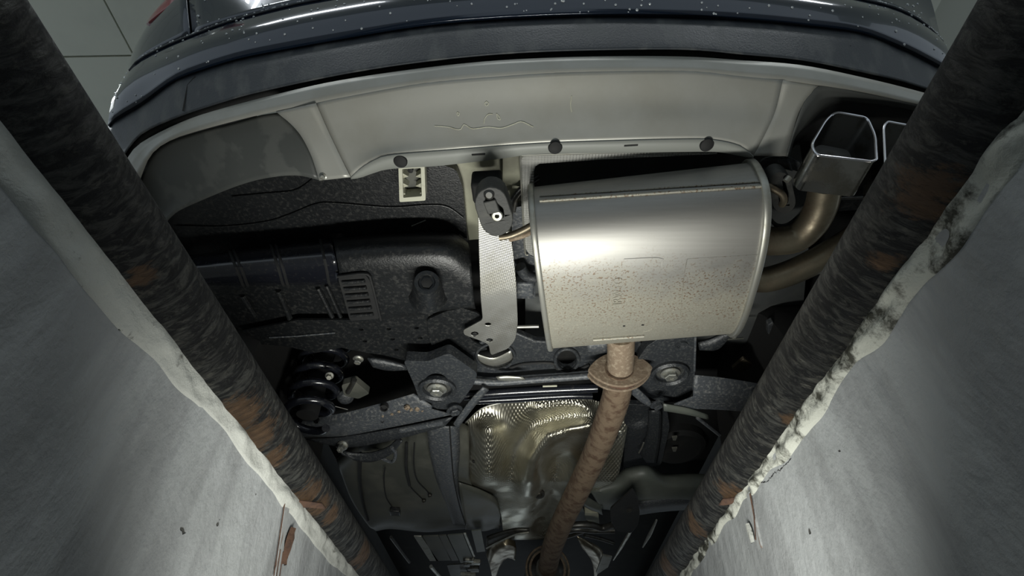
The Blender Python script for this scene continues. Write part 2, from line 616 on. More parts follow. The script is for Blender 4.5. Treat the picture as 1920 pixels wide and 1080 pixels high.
def bead(name, x, inw, zc, width, depth_, mtl, seed, rough, label, amp=1.0):
    """irregular mortar bead along the top of a pit wall; inw = +1/-1 towards the pit"""
    rows = []
    n = 420
    for i in range(n):
        y = -0.3 + 3.6 * i / (n - 1)
        wv = (width + 0.008 * max(0.0, min(1.0, (0.75 - y) / 0.25))) * (1 + (0.25 if y < 0.7 else 0.5) * mnoise.noise(Vector((y * 3.1, seed, 0))) + 0.18 * amp * mnoise.noise(Vector((y * 13, seed, 4))))
        row = []
        for k in range(13):
            t = k / 12
            z = zc + 0.006 - wv * t
            d = depth_ * (math.sin(math.pi * min(1, t * 0.75 + 0.25)) ** 0.8 if t < 1 else 0)
            nn = mnoise.noise(Vector((y * 16, z * 30, seed))) + 0.6 * mnoise.noise(Vector((y * 45, z * 60, seed)))
            d += rough * nn * math.sin(math.pi * min(0.999, max(0.001, t)))
            d = max(-0.004, d) if t < 0.999 else -0.004
            row.append(Vector((x + inw * d, y, z)))
        rows.append(row)
    v, f = gridmesh(rows)
    return build(name, v, f, mtl, label=label, kind='structure', angle=70)


bead('trim_1', WX_L, 1, 0.446, 0.042, 0.007, 'mortar_white', 1.7, 0.007, 'smooth white mortar bead along the top of the left pit wall')
bead('trim_2', WX_R, -1, 0.446, 0.034, 0.006, 'mortar_crumbly', 9.3, 0.013, 'crumbling white mortar bead with dark gaps on the right pit wall', 2.0)


def rail(name, x, spots, label):
    v, f = tubemesh([Vector((x, Y0 + (Y1 - Y0) * i / 80, RZ)) for i in range(81)], RR, 64)
    rail_mat(name + '_coat', spots)
    return build(name, v, f, name + '_coat', label=label, cat='pipe', group='pit edge pipes')


yc = (Y0 + Y1) / 2


def on_rail(px, py, x):
    """point of the rail pipe that the pixel shows"""
    d = ray(px, py)
    # circle in xz: |(d.x t - x, d.z t - RZ)| = RR
    a = d.x ** 2 + d.z ** 2
    b_ = -2 * (d.x * x + d.z * RZ)
    c = x * x + RZ * RZ - RR * RR
    disc = max(0, b_ * b_ - 4 * a * c)
    return d * ((-b_ - math.sqrt(disc)) / (2 * a))


def spots(lst, x):
    out = []
    for (px, py, r) in lst:
        p = on_rail(px, py, x)
        out.append((p.x - x, p.y - yc, p.z - RZ, r))
    return out


rail_l = rail('edge_pipe', RX_L, spots([(446, 778, .045), (480, 820, .042), (510, 860, .03), (575, 930, .04), (600, 950, .035), (620, 968, .03), (682, 1040, .05), (265, 520, .018)], RX_L),
              'black tar-coated steel pipe with brown rust patches edging the left pit wall')
rail_r = rail('edge_pipe.001', RX_R, spots([(1740, 360, .035), (1660, 492, .018), (1375, 928, .04), (1484, 788, .018), (1300, 985, .04), (1250, 1065, .05)], RX_R),
              'black tar-coated steel pipe edging the right pit wall beside the exhaust tips')

# hairline cracks where the plaster meets the beads
for wl, x, inw, pts in ((w_l, WX_L, 1, [(222, 618), (236, 622), (250, 634), (262, 640)]),
                        (w_r, WX_R, -1, [(1428, 905), (1440, 901), (1452, 887), (1466, 878), (1484, 860)])):
    q = [PX(a, b, x) for a, b in pts]
    tube('crack', [p + Vector((0.0, 0.004 * mnoise.noise(Vector((i * 1.1, 1, 2))), 0.004 * mnoise.noise(Vector((i * 1.3, 5, 2))))) for i, p in enumerate(cr(q, 30))], [0.0002 + 0.0018 * abs(mnoise.noise(Vector((i * 0.7, x, 2)))) for i in range(30)], 'dull_black', wl, 6)

# rusty clips welded to the pipes and the flat bars let into the walls below them


def clip(rail_o, pts, x, label):
    ps = [on_rail(a, b, x) for a, b in pts]
    rows = []
    for p in cr(ps, 12):
        c = Vector((x, p.y, RZ))
        n = (p - c).normalized()
        rows.append([p + n * 0.004 + Vector((0, s, 0)) for s in (-0.017, -0.012, 0.012, 0.017)])
    v, f = gridmesh(rows)
    return build('clip', v, f, 'rust', rail_o, solid=0.006, label=label, bevel=0)


clip(rail_l, [(542, 944), (560, 943), (585, 945), (606, 948)], RX_L, 'rusty flat clip welded round the pipe')
clip(rail_r, [(1405, 925), (1390, 931), (1370, 938), (1352, 940)], RX_R, 'rusty flat clip welded round the pipe')


def wallbar(name, top, bot, x, inw, width, mtl, label, z_extra=None):
    a, b_ = PX(top[0], top[1], x), PX(bot[0], bot[1], x)
    r = empty(name, b_, label, 'wall bar')
    rows = []
    for i in range(25):
        p = a.lerp(b_, i / 24)
        wv = width * (1 + 0.25 * mnoise.noise(Vector((i * 0.4, 3, 1))))
        rows.append([p + Vector((inw * 0.0035 * s, t * wv, 0)) for t, s in ((-0.5, -0.5), (-0.42, 1), (0.42, 1), (0.5, -0.5))])
    v, f = gridmesh(rows)
    build('bar', v, f, mtl, r, angle=20)
    return r, a, b_


mat('wall_bar', (0.29, 0.30, 0.30), 0.6, 0, (0.16, 0.10, 0.07), 22, 0.58, 0.66, (1, 4, 0.7), bs=0.3)
bl, a_, b_ = wallbar('wall_bar', (536, 950), (516, 1085), WX_L, 1, 0.028, 'wall_bar', 'painted flat bar with rusty break running down left pit wall')
for i, off in enumerate((-0.019, -0.006, 0.010)):
    p, q = a_ + Vector((0, off, 0)), b_ + Vector((0, off, 0))
    p = p.lerp(q, 0.0 if i == 0 else 0.62)
    tube('rusty_line', [p + Vector((0.004, 0, 0)), q + Vector((0.004, 0, 0))], 0.0013, 'rust', bl, 6)
pp = PX(536, 1024, WX_L)
v, f = [], []
rows = []
for i in range(9):
    t = i / 8
    wv = 0.014 * math.sin(math.pi * (0.15 + 0.8 * t)) + 0.003
    z = 0.035 - 0.07 * t
    rows.append([pp + Vector((0.004 + 0.006 * c * random.uniform(0.5, 1.2), s * wv, z)) for s, c in ((-1, 0), (-0.5, 1), (0, 1.3), (0.5, 1), (1, 0))])
v, f = gridmesh(rows)
build('rust_scab', v, f, 'rust', bl, label='brown rusted break in the bar')
br, a_, b_ = wallbar('wall_bar.001', (1405, 925), (1428, 1030), WX_R, -1, 0.020, 'wall_bar', 'painted flat bar with a thin rust line in right pit wall')
tube('rusty_line', [PX(1410, 925, WX_R) + Vector((-0.004, 0, 0)), PX(1418, 968, WX_R) + Vector((-0.004, 0, 0)), PX(1421, 1012, WX_R) + Vector((-0.004, 0, 0))], 0.0016, 'rust', br, 6)
rows = []
pp = PX(1411, 1000, WX_R)
for i in range(6):
    t = i / 5
    rows.append([pp + Vector((-0.004 - 0.004 * c, s * 0.012 * math.sin(math.pi * (0.2 + 0.6 * t)), 0.018 - 0.036 * t)) for s, c in ((-1, 0), (-0.4, 1), (0.4, 1), (1, 0))])
v, f = gridmesh(rows)
build('paint_scab', v, f, 'mortar_white', br, label='white blister of old paint')

# ------------------------------------------------------------------ ceiling of the garage
CZ = 3.3
ceil_o = slab('ceiling', -5.2, 5.2, -4.0, 6.0, CZ + 0.01, CZ + 0.08, 'ceiling_grid', 'pale grey panelled garage ceiling')
g0 = P(252, 103, CZ)
pw = 1.2
pm = None
for i in range(-3, 5):
    for j in range(-4, 4):
        cx, cy = g0.x + (i - 0.5) * pw, g0.y + (j + 0.5) * pw
        if not (-4.6 < cx < 4.6 and -3.3 < cy < 5.3):
            continue
        if pm is None:
            v, f = boxmesh((cx, cy, CZ), Vector((pw / 2 - 0.006, 0, 0)), Vector((0, pw / 2 - 0.006, 0)), Vector((0, 0, 0.01)))
            o = build('ceiling_panel', v, f, 'ceiling_panel', ceil_o, smooth=False)
            pm = o.data
        else:
            o = bpy.data.objects.new('ceiling_panel', pm)
            COL.objects.link(o)
            o.parent = ceil_o
            o.location = Vector((cx, cy, CZ)) - WORLD[ceil_o.name]

# ------------------------------------------------------------------ the car
car = empty('car', (0, 1.3, GROUND), 'dark blue car seen from below, silver skid plate and rear exhaust over pit', 'car')

crease = [(232, 152), (255, 118), (307, 89), (367, 65), (426, 43), (518, 18), (592, 2), (760, -25), (950, -40), (1150, -45), (1350, -38), (1500, -22), (1624, 2), (1684, 18), (1732, 44), (1768, 80)]
pbot = [(203, 231), (267, 189), (322, 148), (370, 128), (444, 105), (533, 87), (640, 68), (788, 44), (936, 31), (1121, 24), (1280, 26), (1391, 31), (1502, 41), (1613, 55), (1687, 83), (1748, 113), (1790, 140)]
dbot = [(228, 300), (240, 277), (267, 248), (333, 218), (407, 193), (481, 172), (640, 138), (788, 115), (936, 100), (1084, 93), (1280, 91), (1391, 100), (1502, 111), (1613, 133), (1687, 150), (1728, 163), (1790, 184)]
stop = [(232, 318), (243, 290), (267, 266), (333, 232), (400, 208), (533, 173), (640, 150), (788, 128), (936, 113), (1100, 106), (1280, 106), (1391, 113), (1502, 122), (1613, 144), (1722, 171), (1790, 194)]
slow = [(250, 372), (263, 330), (281, 289), (315, 263), (370, 244), (481, 215), (556, 200), (640, 183), (788, 157), (936, 143), (1084, 135), (1280, 133), (1391, 143), (1465, 150), (1539, 159), (1613, 170), (1717, 193), (1790, 214)]


def wrap(pts, dl=(0.01, 0.35, 0), dr=(-0.01, 0.35, 0), lead=True):
    """carry a bumper line on round the car's sides"""
    dl, dr = Vector(dl), Vector(dr)
    return [pts[0] + dl, pts[0] + dl * 0.4, pts[0] + dl * 0.12] + list(pts) + [pts[-1] + dr * 0.12, pts[-1] + dr * 0.4, pts[-1] + dr]


# painted lower bumper, between the crease and the dark trim
rc = R(crease, 1.20)
rp = R(pbot, 1.08)
rmid = [a.lerp(b, 0.55) + Vector((0, -0.012, 0)) for a, b in zip(cr(rc, 30), cr(rp, 30))]
rtuck = [p + Vector((0, 0.02, 0.012)) for p in rp]
v, f = sheet([wrap(rc), wrap(rmid), wrap(rp)], 90, 5, True)
bumper = build('rear_bumper', v, f, 'paint', car, solid=0.004, angle=60, label='dark blue glossy painted bumper with water drops')
v, f = sheet([wrap(rp), wrap(rtuck)], 90)
build('bumper_lip', v, f, 'paint', bumper)

# painted panels above the crease: corner piece, gap, tail panel
NT = 60
cre = cr(rc, NT)
top = cr([Vector((-0.93, 0.62, 1.48)), Vector((-0.84, 0.53, 1.52)), Vector((-0.7, 0.44, 1.55)), Vector((-0.35, 0.37, 1.56)), Vector((0.05, 0.34, 1.56)), Vector((0.45, 0.345, 1.56)), Vector((0.75, 0.42, 1.54)), Vector((0.90, 0.52, 1.52))], NT)
gapx = P(356, 64, 1.2).x
cl = [(c, t) for c, t in zip(cre, top)]
ci = min(range(NT), key=lambda i: abs(cre[i].x - gapx))
EPS = Vector((0.0035, 0, 0))
seam_c, seam_t = P(356, 66, 1.2), P(353, -60, 1.42)


def panel(name, cpts, tpts, label, n):
    up = [p + Vector((0, 0.0, 0.006)) for p in cpts]
    mid = [a.lerp(b, 0.5) + Vector((0, -0.012, 0)) for a, b in zip(up, tpts)]
    v, f = sheet([up, mid, tpts], n, 6, True)
    return build(name, v, f, 'paint', car, solid=0.004, angle=60, label=label)


cornc = [p for p in cre if p.x < gapx - 0.02] + [seam_c - EPS]
cornt = cr([P(262, 55, 1.40) + Vector((0, 0.02, 0)), P(300, 8, 1.42), seam_t - EPS], len(cornc))
panel('corner_panel', [cornc[0] + Vector((0.01, 0.35, 0)), cornc[0] + Vector((0.002, 0.04, 0))] + cornc, [cornt[0] + Vector((0.01, 0.35, 0)), cornt[0] + Vector((0.002, 0.04, 0))] + cornt, 'painted body corner left of the shut line', 24)
tailc = [seam_c + EPS] + [p for p in cre if p.x > gapx + 0.02]
tailt = cr([seam_t + EPS, Vector((-0.5, 0.385, 1.55)), Vector((-0.2, 0.35, 1.56)), Vector((0.05, 0.34, 1.56)), Vector((0.45, 0.345, 1.56)), Vector((0.75, 0.42, 1.54)), P(1715, -70, 1.5)], len(tailc))
tail = panel('tail_panel', tailc + [tailc[-1] + Vector((-0.002, 0.04, 0)), tailc[-1] + Vector((-0.01, 0.35, 0))], tailt + [tailt[-1] + Vector((-0.002, 0.04, 0)), tailt[-1] + Vector((-0.01, 0.35, 0))], 'glossy dark blue tail panel with water drops', 70)
# dark channel behind the shut line
v, f = sheet([[seam_c + Vector((-0.02, 0.016, 0)), seam_c + Vector((0.02, 0.016, 0))], [seam_t + Vector((-0.02, 0.016, 0)), seam_t + Vector((0.02, 0.016, 0))]], 2)
build('shut_line', v, f, 'dull_black', tail, solid=0.003)
# tail lamp
v, f = sheet([R([(274, 45), (296, 28), (322, 11), (346, -4), (385, -30)], 1.32), R([(276, 38), (296, 14), (318, -6), (350, -34), (390, -60)], 1.345)], 16, 4)
build('tail_lamp', v, f, 'red_lens', car, solid=0.012, label='red tail lamp lens edge')
# round sensor cap on the painted corner
pc = P(274, 121, 1.185)
n_ = Vector((-0.35, -0.9, -0.1)).normalized()
lathe('sensor_cap', pc + n_ * 0.004, n_, [(0.0075, -0.01), (0.0075, 0.002), (0.0055, 0.003), (0.005, 0.001), (0, 0.001)], 'paint', bumper)

# dark plastic trim band
rows = [wrap(R(shift(pbot, 0, 3), 1.105)), wrap(R(shift(pbot, 0, 10), 1.082)), wrap(R(shift(pbot, 0, 17), 1.068))]
v, f = sheet(rows + [wrap(R(shift(dbot, 0, -10), 1.012)), wrap(R(dbot, 1.0))], 90, 3)
trimb = build('bumper_trim', v, f, 'trim_plastic', car, solid=0.003, angle=60, label='dark grey plastic trim band with dried water marks')
v, f = sheet([wrap(R(shift(dbot, 0, -2), 1.02)), wrap(R(shift(stop, 0, 3), 1.012))], 90, 1)
build('trim_gap', v, f, 'dull_black', trimb, solid=0.003)
# round tow-eye cover outline and the joint of the trim
cc = [(1569 + 24 * math.cos(a), 88 + 19 * math.sin(a)) for a in [math.pi * (-0.05 + 1.1 * k / 20) for k in range(21)]]
tube('tow_cover_joint', [P(x, y, 1.052) + Vector((0, -0.001, -0.003)) for x, y in cc], 0.0012, 'dull_black', trimb, 6)
tube('trim_joint', [P(x, y, z) + Vector((0, -0.002, -0.003)) for x, y, z in ((368, 144, 1.075), (354, 160, 1.063), (350, 180, 1.04), (345, 208, 1.008))], 0.0014, 'dull_black', trimb, 6)

# silver skid plate: band, centre, side strips, flange
rows = [wrap(R(shift(stop, 0, -5), 1.012)), wrap(R(stop, 0.99)), wrap(R([((a[0] + b[0]) / 2, (a[1] + b[1]) / 2) for a, b in [(stop[min(len(stop) - 1, int(i * (len(stop) - 1) / 17 + .5))], slow[i]) for i in range(18)]], 0.972)), wrap(R(slow, 0.96))]
v, f = sheet([rows[1], rows[3]], 90, 3)
CENTER_BULGE = 0.0
r0 = R([(593, 193), (640, 183), (788, 157), (936, 143), (1084, 135), (1280, 133), (1391, 143), (1468, 150)], 0.96)
r1 = R([(618, 250), (700, 230), (850, 207), (1000, 196), (1150, 190), (1300, 190), (1390, 196), (1455, 205)], 0.942)
r2 = R([(640, 296), (700, 275), (800, 257), (936, 243), (1084, 234), (1280, 226), (1380, 233), (1438, 245)], 0.920)
r3 = R([(658, 331), (676, 315), (697, 302), (733, 290), (862, 279), (1010, 268), (1150, 263), (1280, 260), (1335, 261), (1380, 270), (1400, 281), (1413, 292)], 0.900)
cv, cf = sheet([r0, r1, r2, r3], 70, 6, True)
skid = build('skid_plate', cv, cf, 'silver_paint', car, solid=0.003, angle=60, label='silver painted skid plate')
build('upper_band', v, f, 'silver_paint', skid, solid=0.003, angle=30)
fl = [(658, 334), (677, 331), (700, 323), (733, 315), (825, 309), (936, 296), (1010, 287), (1158, 285), (1280, 283), (1343, 283), (1380, 289), (1413, 295)]
v, f = sheet([r3, R(fl, 0.904)], 60, 2)
mat('flange_grey', (0.26, 0.27, 0.25), 0.5)
flange = build('mounting_flange', v, f, 'flange_grey', skid, solid=0.003)
v, f = sheet([R([(594, 193), (618, 250), (640, 296), (658, 331)], .96)[:0] or [P(593, 193, .96), P(618, 250, .942), P(640, 296, .92), P(658, 332, .90)], [P(519, 209, .962), P(557, 243, .945), P(583, 288, .924), P(600, 338, .905)]], 20, 4)
strip_l = build('side_strip', v, f, 'silver_paint', skid, solid=0.003)
v, f = sheet([[P(1468, 150, .96), P(1455, 205, .942), P(1438, 245, .92), P(1413, 292, .90)], [P(1539, 159, .962), P(1503, 200, .945), P(1485, 252, .924), P(1473, 293, .905)]], 20, 4)
build('side_strip', v, f, 'silver_paint', skid, solid=0.003)
for i, (x, y) in enumerate(((751, 302), (1041, 276), (1325, 271))):
    c = P(x, y, 0.898)
    lathe('push_clip', c, (0, -0.15, -1), [(0.013, -0.004), (0.0138, 0.001), (0.012, 0.004), (0.007, 0.0055), (0.003, 0.006), (0, 0.006)], 'dull_black', skid)
for x, y in ((897, 289), (1183, 272)):
    c = P(x, y, 0.899)
    box('slot', c, (0.026, 0.003, 0.004), 'dull_black', skid, rz=-0.05, bevel=0)
for x, y0, y1 in ((862, 280, 306), (935, 275, 295), (1062, 266, 285), (1145, 264, 284), (1220, 263, 283), (775, 288, 311)):
    a, b_ = P(x, y0 + 3, 0.899), P(x + 1, y1 - 2, 0.905)
    tube('flange_rib', [a, b_], 0.0016, 'flange_grey', skid, 6)
hexbolt('screw', P(606, 331, 0.904), (0, -0.3, -1), 0.005, 0.006, 'bolt_steel', skid)

# dried splash marks on the skid plate
from mathutils.bvhtree import BVHTree
sk_bvh = BVHTree.FromPolygons([tuple(p) for p in cv], cf)


def on_skid(px, py):
    d = ray(px, py).normalized()
    h = sk_bvh.ray_cast(Vector((0, 0, 0)), d)
    return (h[0] if h[0] is not None else P(px, py, 0.93)) - d * 0.0003


for pts in ([(815, 236), (840, 238), (862, 243), (870, 233), (884, 241), (900, 240), (916, 238), (940, 240), (962, 233), (978, 228), (1000, 238)],
            [(858, 210), (861, 213), (859, 217), (857, 213), (858, 210)], [(912, 190), (916, 194), (912, 198), (909, 194), (912, 190)],
            [(931, 213), (936, 218), (938, 224), (933, 222), (931, 213)], [(907, 232), (909, 222), (916, 214), (924, 214)], [(1072, 180), (1070, 195), (1072, 210)]):
    tube('dried_mark', [on_skid(x, y) for x, y in pts], 0.0009, 'cream_plastic', skid, 6, 40)

# left insert (the blank twin of the exhaust cut-out)
v, f = sheet([R([(255, 372), (266, 330), (284, 291), (317, 266), (372, 247), (430, 232), (485, 217), (521, 211)], 0.975),
              R([(268, 395), (290, 350), (330, 310), (390, 280), (450, 262), (505, 250), (560, 250)], 0.955),
              R([(283, 415), (312, 380), (360, 345), (420, 315), (480, 298), (540, 289), (586, 293)], 0.932),
              R([(290, 440), (326, 401), (370, 379), (444, 349), (500, 334), (556, 329), (599, 338)], 0.912)], 40, 5, True)
build('bumper_insert', v, f, 'insert_plastic', car, solid=0.003, angle=60, label='dark grey blank insert with dried water stains')

# right cut-out round the exhaust tips
outer = [P(1473, 293, .905), P(1485, 252, .924), P(1503, 200, .945), P(1520, 176, .955), P(1541, 160, .962), P(1613, 172, .962), P(1717, 195, .962), P(1800, 222, .962)]
inner = [P(1478, 296, .95), P(1489, 258, .965), P(1519, 227, .985), P(1545, 204, 1.0), P(1572, 192, 1.0), P(1620, 192, 1.0), P(1712, 206, 1.0), P(1800, 232, 1.0)]
v, f = sheet([outer, inner], 50, 4)
cut = build('exhaust_cutout', v, f, 'cavity_plastic', car, solid=0.003, label='dark plastic lining of the exhaust cut-out')
inner2 = [p + Vector((0.0, 0.10, 0.03)) for p in inner]
v, f = sheet([inner, inner2], 50, 2)
build('cutout_back', v, f, 'dull_black', cut, solid=0.003)

# water drops on the paint
rs = random.Random(3)
dv, df = [], []


def drop(c, n, r):
    a = n.orthogonal().normalized()
    b = n.cross(a)
    base = len(dv)
    for rr, h in ((1, 0), (0.8, 0.45), (0.35, 0.7)):
        for k in range(7):
            dv.append(c + (a * math.cos(2 * math.pi * k / 7) + b * math.sin(2 * math.pi * k / 7)) * r * rr + n * r * h)
    for i in range(2):
        for k in range(7):
            df.append((base + i * 7 + k, base + i * 7 + (k + 1) % 7, base + i * 7 + 7 + (k + 1) % 7, base + i * 7 + 7 + k))
    df.append(tuple(base + 14 + k for k in range(7)))


def scatter(o, count, rmin, rmax, top_bias=False):
    me = o.data
    off = WORLD[o.name]
    fs = [p for p in me.polygons]
    for _ in range(count):
        p = rs.choice(fs)
        vs = [me.vertices[i].co + off for i in p.vertices]
        q = vs[0].lerp(vs[1], rs.random()).lerp(vs[3].lerp(vs[2], rs.random()), rs.random() ** 1.5)
        n = p.normal.copy()
        if n.y > 0:
            n = -n
        if n.y > -0.2:
            continue
        drop(q + n * 0.0005, n, rs.uniform(rmin, rmax))


scatter(tail, 650, 0.0014, 0.0036)
scatter(bumper, 260, 0.0012, 0.003)
for a, b_ in zip(cre, cre[1:]):
    for _ in range(4):
        q = a.lerp(b_, rs.random())
        drop(q + Vector((0, -0.003, 0.004)), Vector((0, -1, -0.2)).normalized(), rs.uniform(0.001, 0.0032))
tube('crease_edge', [p + Vector((0, -0.001, 0.003)) for p in cre[1:]], 0.0028, 'paint', bumper, 8)  # thin painted tube added so the crease shows a highlight line
build('water_drops', dv, df, 'water', car, kind='stuff', label='whitened water drops on the dark paint')

# ------------------------------------------------------------------ underbody pan and dark space
v, f = sheet([[Vector((-0.86, 0.66, 1.10)), Vector((0.86, 0.60, 1.10))], [Vector((-0.86, 1.3, 1.16)), Vector((0.86, 1.3, 1.16))], [Vector((-0.80, 1.9, 1.05)), Vector((0.80, 1.9, 1.05))], [Vector((-0.80, 4.9, 1.0)), Vector((0.80, 4.9, 1.0))]], 20, 6)
build('floor_pan', v, f, 'dull_black', car, solid=0.01, label='black underbody floor pan')
v, f = sheet([[Vector((-0.84, 0.66, 0.92)), Vector((-0.84, 4.9, 0.84))], [Vector((-0.85, 0.66, 1.6)), Vector((-0.85, 4.9, 1.6))]], 10, 3)
build('body_side', v, f, 'dull_black', car, solid=0.01)
v, f = sheet([[Vector((0.84, 0.60, 0.92)), Vector((0.84, 4.9, 0.84))], [Vector((0.85, 0.60, 1.6)), Vector((0.85, 4.9, 1.6))]], 10, 3)
build('body_side', v, f, 'dull_black', car, solid=0.01)
v, f = sheet([[Vector((-0.84, 4.9, 0.80)), Vector((0.84, 4.9, 0.80))], [Vector((-0.84, 4.9, 1.6)), Vector((0.84, 4.9, 1.6))]], 4, 2)
build('front_bulkhead', v, f, 'dull_black', car, solid=0.01)

# rear wheels stand on the garage floor behind the pipes
for s in (-1, 1):
    wc = Vector((s * 0.80, 1.42, GROUND + 0.335))
    t = lathe('tyre', wc, (1, 0, 0), [(0.20, -0.10), (0.31, -0.11), (0.332, -0.085), (0.335, -0.04), (0.335, 0.04), (0.332, 0.085), (0.31, 0.11), (0.20, 0.10)], 'tyre', car, 48)
    lathe('wheel_rim', wc, (1, 0, 0), [(0.0, -0.03), (0.08, -0.03), (0.17, -0.06), (0.20, -0.10), (0.205, 0.10), (0.17, 0.04), (0.0, 0.03)], 'dark_steel', t, 32)

# ------------------------------------------------------------------ rear panel, tray, clip bracket
plate('rear_panel', [(800, 280), (990, 278), (985, 440), (880, 450), (868, 360), (830, 318)], 0.99, 0.01, 'cream_paint', car, label='cream painted rear body panel')
plate('rear_rail', [(942, 285), (976, 283), (980, 352), (942, 345)], 0.955, 0.02, 'cream_paint', car, bevel=0.003, label='cream painted body rail')
for k in range(2):
    tube('wire', [P(955 + k * 8, 392 + k * 4, 0.93), P(963 + k * 6, 368 + k * 4, 0.93), P(985 + k * 2, 346 + k * 6, 0.935), P(1010, 330 + k * 6, 0.95)], 0.005, 'black_plastic' if k == 0 else 'dark_steel', car, 10, 12)
# ladder-shaped plastic clip bracket
cb = plate('clip_bracket', rnd([(747, 313), (796, 311), (798, 376), (749, 379)], 3), 0.905, 0.03, 'cream_plastic', car, holes=[list(reversed(rnd([(754, 317), (789, 315), (791, 368), (756, 371)], 2)))], label='cream plastic ladder-shaped clip bracket')
plate('bracket_back', [(750, 315), (793, 313), (795, 374), (752, 376)], 0.934, 0.003, 'tank_plastic', cb)
for yy in (330, 348, 366):
    for s, xx in ((1, 755), (-1, 790)):
        v, f = platemesh([P(xx, yy - 5, 0.912), P(xx + s * 11, yy + 1, 0.918), P(xx, yy + 4, 0.912)], [], Vector((0, 0, 0.018)))
        build('barb', v, f, 'cream_plastic', cb, smooth=False)
lathe('stud', P(773, 363, 0.93), (0, 0, -1), [(0.006, -0.002), (0.006, 0.006), (0.003, 0.009), (0, 0.009)], 'galvanised', cb, 8)
lathe('stud', P(770, 317, 0.925), (0, 0, -1), [(0.006, -0.002), (0.006, 0.006), (0, 0.008)], 'dull_black', cb, 10)

# dark tray over the muffler and its dimpled aluminium rim
plate('muffler_tray', [(985, 282), (1500, 272), (1520, 420), (1500, 640), (985, 660)], 1.0, 0.01, 'tray_coat', car, label='dark tray above the muffler')
plate('heat_shield_rim', [(976, 302), (979, 295), (988, 291), (1150, 286), (1345, 281), (1345, 289), (1150, 298), (1012, 307), (1004, 312), (1001, 322), (1003, 482), (992, 476), (985, 466)], 0.925, 0.004, 'dimpled_rim', car, bevel=0.0015, label='dimpled aluminium heat shield rim')
tube('rim_edge', R([(990, 478), (984, 466), (976, 304), (979, 296), (988, 291), (1150, 286), (1330, 281)], 0.923), 0.0022, 'galvanised', car, 8, 60)

# ------------------------------------------------------------------ muffler
ML, MR_ = Vector((0.052, 0.866, 0.85)), Vector((0.483, 0.815, 0.85))
MA = (MR_ - ML).normalized()
MB_ = Vector((0, 0, 1)).cross(MA).normalized()       # roughly +y
MH, MV, MN = 0.222, 0.10, 2.7


def msec(c, k=1.0, add=0.0, n=72, e=MN):
    out = []
    for i in range(n):
        a = 2 * math.pi * i / n
        ca, sa = math.cos(a), math.sin(a)
        y = (MH * k + add) * math.copysign(abs(ca) ** (2 / e), ca)
        z = (MV * k + add) * math.copysign(abs(sa) ** (2 / e), sa)
        out.append(c + MB_ * y + Vector((0, 0, z)))
    return out


rows = [msec(ML.lerp(MR_, t)) for t in [i / 24 for i in range(25)]]
v, f = gridmesh(rows, True)
f.append(tuple(range(72)))
f.append(tuple(range(len(v) - 72, len(v))))
muf = build('muffler', v, f, 'muffler_steel', car, angle=60, label='big oval steel muffler with brown road dirt')


def end_rim(c, w0, w1, label):
    prof = [(w0, -0.02), (w0, 0.005), (w0 + 0.002, 0.007), (w1 - 0.002, 0.007), (w1, 0.005), (w1, -0.02)]
    rows = [msec(c + MA * a, 1.0, b_) for a, b_ in prof]
    v, f = gridmesh(rows, True)
    f.append(tuple(range(72)))
    f.append(tuple(range(len(v) - 72, len(v))))
    return build('end_plate', v, f, 'galvanised', muf, angle=50, label=label)


end_rim(ML, -0.006, 0.006, 'pressed end plate with folded rim')
end_rim(MR_, -0.008, 0.006, 'pressed end plate with folded rim')


def mpt(px, py, lift=0.0):
    """point on the muffler's shell under a pixel (march along the ray)"""
    d = ray(px, py).normalized()
    t = 0.7
    while t < 1.6:
        p = d * t
        q = p - ML
        y, z = q.dot(MB_), q.z
        if abs(y / (MH + lift)) ** MN + abs(z / (MV + lift)) ** MN < 1:
            break
        t += 0.001
    return d * t


# lock seams along the shell
for y0, y1, r in ((377, 349, 0.0035), (368, 341, 0.002)):
    tube('lock_seam', [mpt(1012 + (1428 - 1012) * k / 10, y0 + (y1 - y0) * k / 10, 0.001) for k in range(11)], r, 'muffler_steel', muf, 8)
# embossed panel outline and slots
for pts in ([(1170, 485), (1237, 483), (1241, 495), (1238, 540), (1232, 590), (1222, 616), (1205, 622)],
            [(1422, 477), (1300, 484), (1290, 487), (1285, 500), (1280, 540), (1275, 590)]):
    tube('embossed_line', [mpt(x, y, -0.0004) for x, y in pts], 0.0013, 'muffler_steel', muf, 6, 30)
for x, y in ((1170, 611), (1205, 609)):
    tube('drain_hole', [mpt(x - 2, y, 0.0004), mpt(x + 2, y, 0.0004)], 0.002, 'dull_black', muf, 8)
# front lip under which the inlet pipe enters
tube('front_lip', [mpt(1112 + 95 * k / 6, 637 - 7 * k / 6, 0.002) for k in range(7)], 0.004, 'muffler_steel', muf, 8)
# embossed lettering
fc = bpy.data.curves.new('letters', 'FONT')
fc.body = 'IRWTO'
fc.size = 0.026
fc.extrude = 0.002
fc.align_x = 'CENTER'
fc.align_y = 'CENTER'
fo = bpy.data.objects.new('letters', fc)
COL.objects.link(fo)
dg = bpy.context.evaluated_depsgraph_get()
tm = bpy.data.meshes.new_from_object(fo.evaluated_get(dg))
bpy.data.objects.remove(fo)
pa, pb = mpt(1157, 575), mpt(1160, 515)
ex = (pb - pa).normalized()
ez = Vector((0, 0, -1))
ez = (ez - ex * ez.dot(ex)).normalized()
ey = ez.cross(ex)
cpt = (pa + pb) / 2
build('embossed_letters', [cpt + ex * q.co.x * 0.95 + ey * q.co.y + ez * (q.co.z + 0.0002) for q in tm.vertices], [tuple(p.vertices) for p in tm.polygons], 'muffler_steel', muf, smooth=False)

